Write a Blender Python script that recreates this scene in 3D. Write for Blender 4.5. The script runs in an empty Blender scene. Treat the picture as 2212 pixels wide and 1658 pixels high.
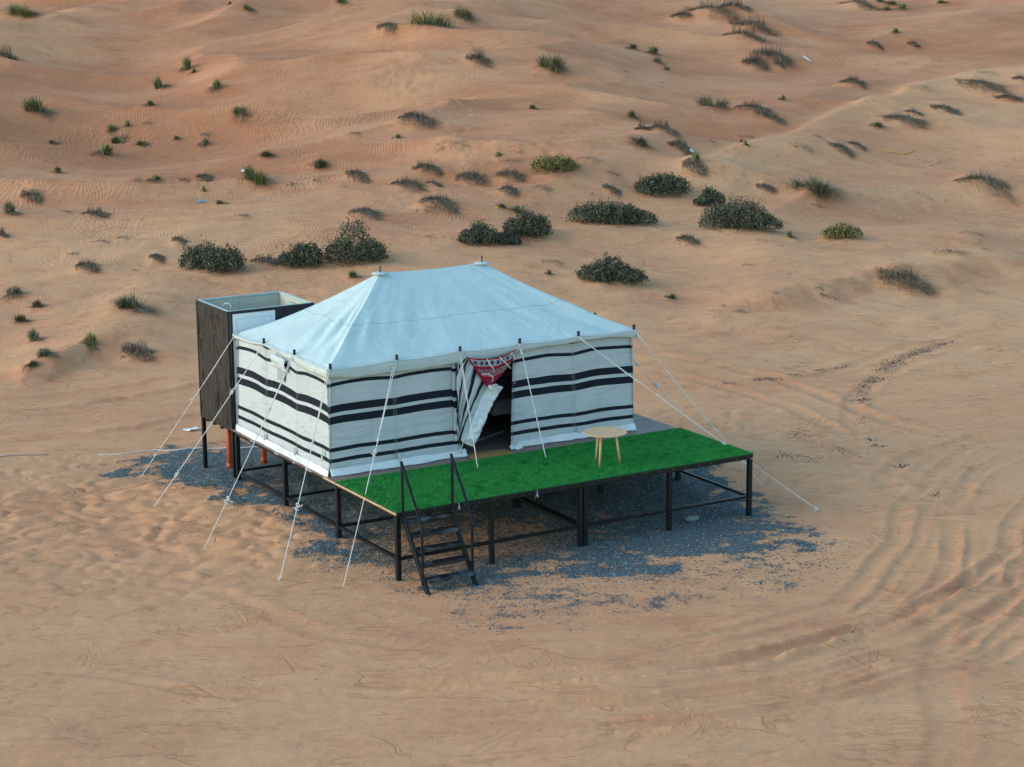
import bpy, math, random
import numpy as np
from mathutils import Vector, Matrix
random.seed(7); RNG = np.random.RandomState(11)
S = bpy.context.scene
R_ = math.radians
SUN_EL, SUN_AZ = R_(24), math.atan2(-.95, .30)
# ---------------------------------------------------------------- camera, sky, sun, exposure
cyaw, cpitch, croll = -0.5309, 0.2175, -0.0085
f_ = Vector((-math.sin(cyaw)*math.cos(cpitch), math.cos(cyaw)*math.cos(cpitch), -math.sin(cpitch)))
r_ = Vector((math.cos(cyaw), math.sin(cyaw), 0)); u_ = r_.cross(f_)
r2 = r_*math.cos(croll)+u_*math.sin(croll); u2 = -r_*math.sin(croll)+u_*math.cos(croll)
cam = bpy.data.cameras.new('camera'); camo = bpy.data.objects.new('camera', cam); S.collection.objects.link(camo)
camo.matrix_world = Matrix(((r2.x, u2.x, -f_.x, -14.5544), (r2.y, u2.y, -f_.y, -28.5417), (r2.z, u2.z, -f_.z, 10.3688), (0, 0, 0, 1)))
cam.sensor_width = 36; cam.lens = 36*4400/2212; cam.clip_end = 3000; cam.clip_start = .5
S.camera = camo
W = bpy.data.worlds.new('World'); S.world = W; W.use_nodes = True
wn = W.node_tree; wn.nodes.clear()
sky = wn.nodes.new('ShaderNodeTexSky'); sky.sky_type = 'NISHITA'; sky.sun_disc = False
sky.sun_elevation = SUN_EL; sky.sun_rotation = SUN_AZ; sky.air_density = 1.2; sky.dust_density = .7; sky.ozone_density = 2.5
bg = wn.nodes.new('ShaderNodeBackground'); bg.inputs[1].default_value = .15
tint = wn.nodes.new('ShaderNodeMix'); tint.data_type = 'RGBA'; tint.blend_type = 'MULTIPLY'; tint.inputs[0].default_value = 1; tint.inputs[7].default_value = (.90, 1.0, .93, 1)
wo = wn.nodes.new('ShaderNodeOutputWorld'); wn.links.new(sky.outputs[0], tint.inputs[6]); wn.links.new(tint.outputs[2], bg.inputs[0]); wn.links.new(bg.outputs[0], wo.inputs[0])
sl = bpy.data.lights.new('sun', 'SUN'); sl.energy = .70; sl.angle = R_(50); sl.color = (1, .80, .64)
so = bpy.data.objects.new('sun', sl); S.collection.objects.link(so)
so.rotation_euler = Vector((math.sin(SUN_AZ)*math.cos(SUN_EL), math.cos(SUN_AZ)*math.cos(SUN_EL), math.sin(SUN_EL))).to_track_quat('Z', 'Y').to_euler()
S.view_settings.view_transform = 'Standard'; S.view_settings.look = 'None'
S.view_settings.exposure = 1.16; S.view_settings.gamma = 1; S.view_settings.use_curve_mapping = False

# ---------------------------------------------------------------- terrain maths
CAM = (-14.5544, -28.5417, 10.3688)
YAW, PITCH, ROLL, FPX = -0.5309, 0.2175, -0.0085, 4400.0
FW = (-math.sin(YAW), math.cos(YAW)); RT = (math.cos(YAW), math.sin(YAW))

def hash2(ix, iy, seed):
    h = (ix.astype(np.int64)*374761393 + iy.astype(np.int64)*668265263 + seed*1442695041) & 0xffffffff
    h = ((h ^ (h >> 13))*1274126177) & 0xffffffff
    return (h ^ (h >> 16)) & 0xffffffff
def gnoise(x, y, seed=0):
    ix = np.floor(x); iy = np.floor(y); fx = x-ix; fy = y-iy
    ux = fx*fx*fx*(fx*(fx*6-15)+10); uy = fy*fy*fy*(fy*(fy*6-15)+10)
    def g(dx, dy):
        a = hash2(ix+dx, iy+dy, seed)*(2*np.pi/4294967296.0)
        return np.cos(a)*(fx-dx)+np.sin(a)*(fy-dy)
    a = g(0,0); b = g(1,0); c = g(0,1); d = g(1,1)
    return 1.5*((a+(b-a)*ux)*(1-uy)+(c+(d-c)*ux)*uy)
def fbm(x, y, seed=0, o=4, gain=.5):
    s = 0; a = 1.0
    for k in range(o):
        s = s+a*gnoise(x, y, seed+k*17); x = x*2.03+11.7; y = y*2.03-5.3; a *= gain
    return s
def sstep(a, b, x):
    t = np.clip((x-a)/(b-a), 0, 1); return t*t*(3-2*t)
def polydist(x, y, P):
    d = np.full(x.shape, 1e9); tt = np.zeros(x.shape); n = len(P)-1
    for i in range(n):
        ax, ay = P[i]; bx, by = P[i+1]; ex, ey = bx-ax, by-ay; L2 = ex*ex+ey*ey
        t = np.clip(((x-ax)*ex+(y-ay)*ey)/L2, 0, 1)
        px = x-(ax+t*ex); py = y-(ay+t*ey); s = np.where(ex*py-ey*px > 0, 1.0, -1.0)
        q = np.sqrt(px*px+py*py)
        m = q < np.abs(d); d = np.where(m, q*s, d); tt = np.where(m, (i+t)/n, tt)
    return d, tt
def uv_of(x, y):
    dx = x-CAM[0]; dy = y-CAM[1]
    return dx*RT[0]+dy*RT[1], dx*FW[0]+dy*FW[1]

def terrain(x, y, mounds=(), detail=True):
    """height, redness (red sand plus painted slip-face shade), disturbed share at world x, y (arrays)"""
    u, v = uv_of(x, y)
    v0 = 52+11*sstep(-4, 20, u)+1.5*gnoise(u/9, v/30, 5)
    w = v-v0
    slope = .185+.02*gnoise(u/25, v/25, 9)
    z = slope*3.5*np.logaddexp(0, w/3.5)
    cap = 150-0.0*u
    z = np.where(v > cap, z, z)
    z = 30*(1-np.exp(-z/30))*1.0
    far = sstep(54, 72, v)
    # long dune undulations, stretched across the view with a gentle tilt
    a = u*.96+v*.28; b = -u*.28+v*.96
    wx = a+2.2*gnoise(a/11, b/7, 31); wy = b+1.6*gnoise(a/9+3, b/6, 32)
    n1 = gnoise(wx/13, wy/4.6, 41)
    r1 = 1-np.abs(n1)*1.9
    n2 = gnoise(wx/6.5+9, wy/2.6, 43)
    r2 = 1-np.abs(n2)*1.9
    left = 1-.45*sstep(-2, 16, u)
    z = z+far*left*(.58*(r1-.5)+.13*(r2-.5)+.65*gnoise(a/22, b/12, 44))
    mid = sstep(44, 52, v)*(1-.6*far)
    z = z+mid*(.085*fbm(a/3.2, b/1.7, 51, 3))
    # everything near is gently uneven
    near = 1-.5*far
    pad = np.exp(-(np.clip(np.maximum(np.abs(x-3.6)-4.2, np.abs(y-3.6)-5.2), 0, 99)/2.5)**2)
    z = z+near*(1-.85*pad)*(.08*gnoise(a/6, b/4, 61)+.028*gnoise(a/2.3, b/1.1, 62))
    z = z+pad*(.18*sstep(.8, 2.6, y)*sstep(8.6, 6.8, y)-.02)*sstep(-3.5, -.5, x)
    red = .5+.5*gnoise(a/9, b/3, 71)+.25*gnoise(a/2.4, b/.9, 72)
    red = red*(.35+.4*far)+.22*sstep(58, 72, v)*sstep(8, -4, u)+.16*np.clip(.5-r1, 0, 1)*far
    dist = np.zeros_like(z)
    # pale sand lip sweeping up to the right, redder slope behind it
    ru = np.array([q[0] for q in RIDGE]); rv = np.array([q[1] for q in RIDGE])
    rd = v-np.interp(u, ru, rv)+.5*gnoise(u/3, v/3, 77); re = sstep(ru[0], ru[0]+5, u)
    z = z+re*(.38*np.exp(-np.where(rd > 0, rd/1.0, rd/3.2)**2))
    red = red+re*(.30*sstep(.3, 3, rd)*sstep(25, 8, rd)-.40*np.exp(-(rd/2.2)**2)-.15*sstep(0, -3, rd))
    # broad hollows and swells of the high left dune
    hl = sstep(60, 74, v)*sstep(6, -6, u)
    z = z+hl*(.9*gnoise(u/17+.3*v/10+2, v/10, 78)); red = red+.25*hl*sstep(0, -.5, gnoise(u/17+.3*v/10+2, v/10, 78))
    # raised terrace edges
    for P, hh, wd in SCARPS:
        pu = [uv_of(q[0], q[1]) for q in P]; pu.sort()
        us = np.array([q[0] for q in pu]); vs_ = np.array([q[1] for q in pu])
        ends = sstep(us[0], us[0]+3, u)*sstep(us[-1], us[-1]-3, u)
        dd = v-np.interp(u, us, vs_)+.45*fbm(u/2.2, v/2.2, 81, 2)
        z = z+hh*ends*(sstep(-wd*1.5, .3, dd)*sstep(9, 2.0, dd))
        m = ends*np.exp(-((dd+wd*.6)/(wd*.9))**2)
        z = z+m*.035*fbm(x/.7, y/.7, 83, 2)
        red = red+.55*m*(.6+.8*gnoise(x/.8, y/.8, 84)); dist = np.maximum(dist, m*.5)
    if detail:
        # wheel ruts
        for P, dep, wd in RUTS:
            x0 = min(p[0] for p in P)-2; x1 = max(p[0] for p in P)+2; y0 = min(p[1] for p in P)-2; y1 = max(p[1] for p in P)+2
            I = np.where((x > x0)&(x < x1)&(y > y0)&(y < y1))
            if len(I[0]) == 0: continue
            xx = x[I]+.12*gnoise(x[I]/1.7, y[I]/1.7, 91); yy = y[I]+.12*gnoise(x[I]/1.7+7, y[I]/1.7, 92)
            d, t = polydist(xx, yy, P)
            e = sstep(0, .15, t)*sstep(1, .8, t)*(.75+.4*np.clip(.5+gnoise(t*9, d*0+dep*99, 93), 0, 1))
            ad = np.abs(d)/(wd*.8)
            side = np.where(d > 0, 1.0, .6)+.2*gnoise(t*22, d*0+7, 95)
            run = t*sum(math.hypot(P[i+1][0]-P[i][0], P[i+1][1]-P[i][1]) for i in range(len(P)-1))
            prof = -np.exp(-ad**3)*.8+.85*side*np.exp(-((ad-1.7)/.62)**2)*(1+.6*gnoise(xx/.45, yy/.45, 94)+.25*gnoise(run/.11, d/.5, 96))
            z[I] += dep*e*prof
            red[I] += .20*e*np.exp(-((ad-1.2)/.4)**2)
        # trampled ground: soft dimples
        tr = np.zeros_like(z)
        for (cx, cy, rx, ry, am) in TRAMPLE:
            tr = np.maximum(tr, am*np.exp(-(((x-cx)/rx)**2+((y-cy)/ry)**2)**1.5))
        for P, wd, am in PATHS:
            d, t = polydist(x, y, P); tr = np.maximum(tr, am*np.exp(-(d/wd)**2))
        n = gnoise(a/.62+.5*gnoise(a/.9, b/.9, 99), b/.40, 101); m2 = gnoise(a/.35, b/.24, 102)
        z = z+tr*(.060*(np.abs(n)*1.7-.45)+.022*m2)
        dist = np.maximum(dist, tr)
        # wind-worked wavelets over the near sand
        c = .55*a+.83*b
        wv = gnoise(a/2.6+.6*gnoise(a/2, b/2, 110), b/.42, 111)
        z = z+(1-.6*far)*(1-.7*np.clip(tr, 0, 1))*(.020*wv+.012*gnoise(a/.9, b/.2, 112))*(.55+.9*np.clip(gnoise(a/5, b/3, 113)+.3, 0, 1))*(1-.6*pad)
        z = z+.007*fbm(a/.3, b/.14, 120, 2)
    # sand caught by plants: a cushion with a wind tail
    for (mx, my, hh, rw, rd, tail) in mounds:
        m = np.where((np.abs(x-mx) < rw*3+tail+1)&(np.abs(y-my) < rw*3+tail+1))
        if len(m[0]) == 0: continue
        du, dv = uv_of(x[m], y[m]); mu, mv = uv_of(mx, my)
        du = du-mu; dv = dv-mv
        g = np.exp(-(du/rw)**2-(dv/rd)**2)
        q = hh*g
        if tail > 0:
            k = np.clip((du)/tail, 0, 1)
            ridge = np.where(du > 0, (1-k)**1.3, np.exp(-(du/(rw*.7))**2))
            dd = dv+.12*du
            prof = np.where(dd < 0, np.exp(-(dd/(rd*.55))**2), np.exp(-(dd/(rd*1.9))**2))
            q = np.maximum(q, hh*.85*ridge*prof)
            red[m] += .45*ridge*np.exp(-((dd+rd*.75)/(rd*.5))**2)*(du > -.1)  # redder slip-face sand, with the shade of the tail's camera side painted in
        z[m] += q
    return z, np.clip(red, 0, 1), np.clip(dist, 0, 1)

def gravel_density(x, y):
    d, t = polydist(x, y, GRAVEL+[GRAVEL[0]])
    inside = np.zeros(x.shape, bool); n = len(GRAVEL)
    for i in range(n):
        ax, ay = GRAVEL[i]; bx, by = GRAVEL[(i+1)%n]
        c = ((ay > y) != (by > y)); with_ = (bx-ax)*(y-ay)/((by-ay) if by != ay else 1e-9)+ax
        inside ^= c & (x < with_)
    sd = np.where(inside, np.abs(d), -np.abs(d))
    u, v = uv_of(x, y)
    n1 = fbm(u/1.3, v/.8, 201, 4); n2 = fbm(u/.35, v/.3, 205, 3)
    g = sstep(-1.0, .8, sd+.6*n1+.4*n2)
    # mixed with sand below the front left half, scattered thin to the front and left
    p = np.exp(-(((x-1.9)/2.4)**2+((y-1.0)/1.5)**2)**1.3)
    lvl = 1-.55*p*np.clip(1+.8*n2, .3, 1.3)
    by = np.interp(x, [-1, 1.2, 2.2, 3.5, 5, 7, 9], [.3, -.55, -1.0, -1.25, -1.5, -1.9, -1.9])
    front = sstep(.45, -.45, y-by+.8*n1+.25*n2)
    lvl = lvl*(1-front)+front*np.clip(.36+.18*n1+.16*n2, .08, .6)
    lft = sstep(.3, -.3, x+.25*n1)*sstep(2.2, .6, y); lvl = lvl*(1-.6*lft)
    g = g*lvl*np.clip(.95+.45*n2+.2*n1, .5, 1.1)
    return np.clip(g, 0, 1)

RUTS = [
 ([(15.91, 2.17), (13.98, 1.51), (12.05, 0.34), (10.31, -0.76), (8.63, -2.35), (7.79, -3.03), (6.55, -3.9), (5.33, -4.66), (4.63, -4.76), (3.65, -4.84), (2.7, -4.93), (1.83, -4.95), (0.89, -4.69)], 0.026, 0.17),
 ([(14.84, -0.59), (12.75, -1.69), (11.09, -2.73), (9.76, -3.83), (8.34, -4.92), (7.41, -5.11), (6.49, -5.56), (5.18, -5.97), (3.97, -5.96), (2.59, -6.06), (1.38, -5.99), (0.16, -5.82), (-1.12, -5.39)], 0.029, 0.17),
 ([(10.33, -4.41), (8.66, -5.31), (7.05, -6.35), (5.85, -7.05), (5.17, -7.19), (4.42, -7.19), (3.47, -7.28), (2.59, -7.32), (1.46, -7.19), (0.19, -6.95), (-1.2, -6.36)], 0.029, 0.17),
 ([(11.0, -1.2), (9.46, -2.76), (8.35, -4.01), (7.46, -4.66), (6.33, -5.37), (5.21, -5.56), (4.12, -5.39), (2.74, -5.28), (1.14, -5.16), (-0.2, -4.71)], 0.022, 0.15),
 ([(15.26, 1.94), (14.67, 2.15), (13.57, 1.9), (12.13, 1.45), (11.18, 0.91), (10.1, -0.04)], 0.05, 0.22),
 ([(15.0, 0.68), (13.53, 0.27), (12.64, -0.02), (11.44, -0.88), (10.32, -1.69)], 0.029, 0.17),
 ([(6.84, -5.43), (5.53, -6.92), (4.23, -8.36), (2.91, -9.91), (1.92, -11.03)], 0.014, 0.3),
 ([(-2.7, 15.13), (-0.88, 14.93), (1.08, 14.94), (2.69, 15.29), (4.25, 15.37)], 0.04, 0.25),
 ([(-3.33, 12.96), (-1.55, 12.3), (0.0, 12.04), (1.5, 12.35), (2.89, 12.25)], 0.04, 0.25),
 ([(-2.27, 16.63), (-0.43, 16.3), (1.49, 16.06), (2.94, 16.21)], 0.025, 0.25),
 ([(12.99, 12.58), (13.64, 11.48), (14.28, 10.42), (14.69, 9.09), (14.66, 7.3), (14.14, 5.02), (14.12, 3.48), (14.3, 2.22)], 0.03, 0.22),
 ([(12.28, 10.85), (12.92, 9.81), (13.15, 8.27), (13.16, 6.55), (12.63, 4.26), (12.32, 2.38)], 0.03, 0.22),
 ([(24.32, 10.11), (22.34, 10.37), (19.87, 10.0), (17.86, 9.44), (16.39, 8.85), (14.68, 8.48), (13.44, 9.28)], 0.03, 0.22),
 ([(23.1, 8.88), (21.36, 9.03), (19.15, 8.61), (16.98, 7.83), (15.41, 6.81), (13.37, 4.64), (12.31, 2.86)], 0.025, 0.22),
 ([(-7.06, -0.04), (-5.71, -1.44), (-4.7, -2.83), (-3.29, -4.12)], 0.012, 0.15),
 ([(-2.86, 1.75), (-2.53, -0.13), (-2.13, -1.67), (-1.46, -2.81), (-0.73, -3.5)], 0.014, 0.2),
 ([(15.74, 1.41), (13.85, 0.78), (11.96, -0.33), (10.25, -1.39), (8.59, -2.92), (7.77, -3.58), (6.54, -4.41), (5.34, -5.14), (4.65, -5.23), (3.68, -5.31), (2.74, -5.39), (1.88, -5.41), (0.95, -5.14)], 0.013, 0.10200000000000001),
 ([(14.71, -1.25), (12.65, -2.31), (11.02, -3.31), (9.71, -4.37), (8.31, -5.42), (7.39, -5.6), (6.48, -6.03), (5.19, -6.42), (3.99, -6.4), (2.63, -6.49), (1.44, -6.42), (0.23, -6.24), (-1.04, -5.81)], 0.0145, 0.10200000000000001),
 ([(10.27, -4.94), (8.62, -5.8), (7.04, -6.81), (5.86, -7.48), (5.18, -7.61), (4.44, -7.61), (3.5, -7.69), (2.63, -7.73), (1.51, -7.59), (0.25, -7.35), (-1.12, -6.76)], 0.0145, 0.10200000000000001),
 ([(10.92, -1.82), (9.41, -3.32), (8.32, -4.54), (7.44, -5.16), (6.33, -5.84), (5.22, -6.02), (4.15, -5.85), (2.78, -5.73), (1.19, -5.6), (-0.13, -5.15)], 0.011, 0.09),
 ([(11.97, -3.05), (8.49, -4.61), (5.98, -5.64), (4.01, -6.04), (2.19, -5.96), (0.69, -5.57), (-0.68, -5.02), (-2.17, -4.19), (-3.56, -3.15)], 0.052, 0.17),
 ([(9.84, -5.16), (7.29, -6.2), (5.22, -6.92), (3.34, -7.08), (1.78, -6.97), (0.31, -6.6), (-1.08, -6.07), (-2.7, -5.21)], 0.05, 0.17),
 ([(7.85, -7.12), (5.64, -7.74), (3.84, -7.99), (2.2, -7.97), (0.49, -7.66), (-1.0, -7.12), (-2.64, -6.3)], 0.042, 0.16),
]
SCARPS = [
 ([(-0.92, 20.5), (-0.46, 18.26), (0.28, 18.42), (1.5, 19.28), (2.81, 18.91), (3.7, 18.06), (3.79, 16.8)], 0.42, 0.9),
 ([(16.64, 14.96), (18.4, 15.28), (20.19, 15.54), (21.73, 15.42), (23.58, 16.02), (25.48, 16.0), (27.39, 15.92), (30.89, 15.65)], 0.4, 0.8),
]
RIDGE = [(3.37, 64.94), (5.35, 67.56), (8.11, 71.64), (11.22, 76.34), (13.69, 79.76), (16.27, 83.85), (18.61, 86.0), (20.62, 87.15), (23.05, 88.24)]
TRAMPLE = [
 (-2.61, 6.2, 4.5, 3.2, 1.0),
 (-3.68, 8.05, 3.0, 3.0, 0.8),
 (-1.71, 3.32, 3.0, 2.4, 0.9),
 (10.27, 1.97, 2.2, 3.5, 0.9),
 (10.47, 5.31, 2.2, 2.2, 0.8),
 (9.94, 0.31, 2.0, 2.0, 0.7),
 (8.21, 22.77, 5.0, 3.0, 0.35),
]
PATHS = [
 ([(24.26, 47.38), (22.04, 41.18), (21.61, 36.92), (20.64, 34.35), (19.05, 31.52), (17.72, 30.74), (16.14, 28.78), (14.58, 28.36)], 0.9, 0.8),
 ([(23.63, 32.35), (21.51, 30.76), (21.1, 29.49)], 0.6, 0.7),
]
PEBBLES = [
 (21.44, 10.15, 20.18, 9.53, 0.12, 120),
 (20.18, 9.53, 19.29, 9.34, 0.2, 200),
 (19.29, 9.34, 18.2, 8.79, 0.25, 240),
 (18.37, 8.87, 17.35, 8.34, 0.3, 300),
 (17.02, 7.81, 16.43, 7.66, 0.25, 220),
 (16.18, 7.36, 15.96, 7.33, 0.15, 60),
 (15.83, 7.08, 14.76, 5.87, 0.2, 110),
 (15.0, 6.37, 15.15, 6.17, 0.15, 80),
 (14.08, 8.97, 14.73, 8.85, 0.15, 110),
 (15.15, 8.99, 15.37, 8.89, 0.1, 50),
 (16.07, 9.17, 16.34, 9.14, 0.1, 50),
 (16.69, 9.16, 17.24, 9.34, 0.1, 50),
 (13.21, 9.08, 13.47, 8.89, 0.2, 50),
 (12.69, 3.36, 12.69, 3.06, 0.15, 50),
 (12.5, 2.84, 12.52, 2.61, 0.15, 50),
 (11.79, 4.58, 11.76, 4.12, 0.3, 40),
 (10.14, 3.09, 10.59, 2.45, 0.35, 160),
 (11.7, 3.12, 11.46, 2.28, 0.4, 110),
 (11.88, 1.34, 11.93, 1.13, 0.15, 50),
 (11.06, -0.61, 10.81, -0.9, 0.1, 40),
 (8.24, 2.98, 8.26, 2.43, 0.25, 80),
 (13.85, 4.78, 13.54, 4.41, 0.15, 40),
 (36.1, 27.84, 36.83, 27.48, 0.5, 60),
 (38.33, 26.14, 38.36, 25.61, 0.3, 22),
 (34.01, 26.54, 35.05, 25.66, 2.5, 30),
 (30.46, 23.64, 30.7, 22.33, 1.5, 26),
 (21.12, 23.25, 21.27, 22.96, 0.2, 16),
 (20.71, 26.86, 21.21, 26.89, 0.2, 10),
 (15.59, 29.31, 15.78, 29.13, 0.2, 14),
 (5.74, 23.78, 6.5, 23.72, 0.5, 16),
 (3.72, 26.22, 3.55, 24.21, 0.8, 7),
 (13.85, 26.95, 13.12, 23.84, 1.5, 18),
 (36.83, 54.79, 37.45, 53.15, 1.2, 14),
 (3.17, 0.86, 5.71, -2.98, 1.4, 500),
 (6.41, -1.65, 7.19, -2.23, 0.5, 160),
 (2.11, 0.12, 3.49, -1.63, 0.9, 300),
 (6.26, -2.7, 6.56, -3.16, 0.4, 90),
 (4.71, -5.9, 4.67, -6.35, 0.6, 10),
]
GRAVEL = [(-1.35, 9.19), (-0.49, 9.64), (0.63, 9.93), (1.73, 9.6), (3.27, 8.39), (5.22, 7.16), (8.38, 4.03), (8.1, 2.09), (7.52, 0.16), (7.3, -0.94), (7.06, -1.96), (5.86, -2.78), (4.61, -3.17), (3.0, -3.14), (1.58, -3.05), (0.26, -2.88), (-0.42, -2.2), (-0.48, -1.25), (-0.45, -0.22), (-0.42, 0.85), (-0.31, 2.17), (-0.12, 3.72), (-0.32, 4.91), (-0.6, 6.21), (-0.84, 7.74)]
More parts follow.
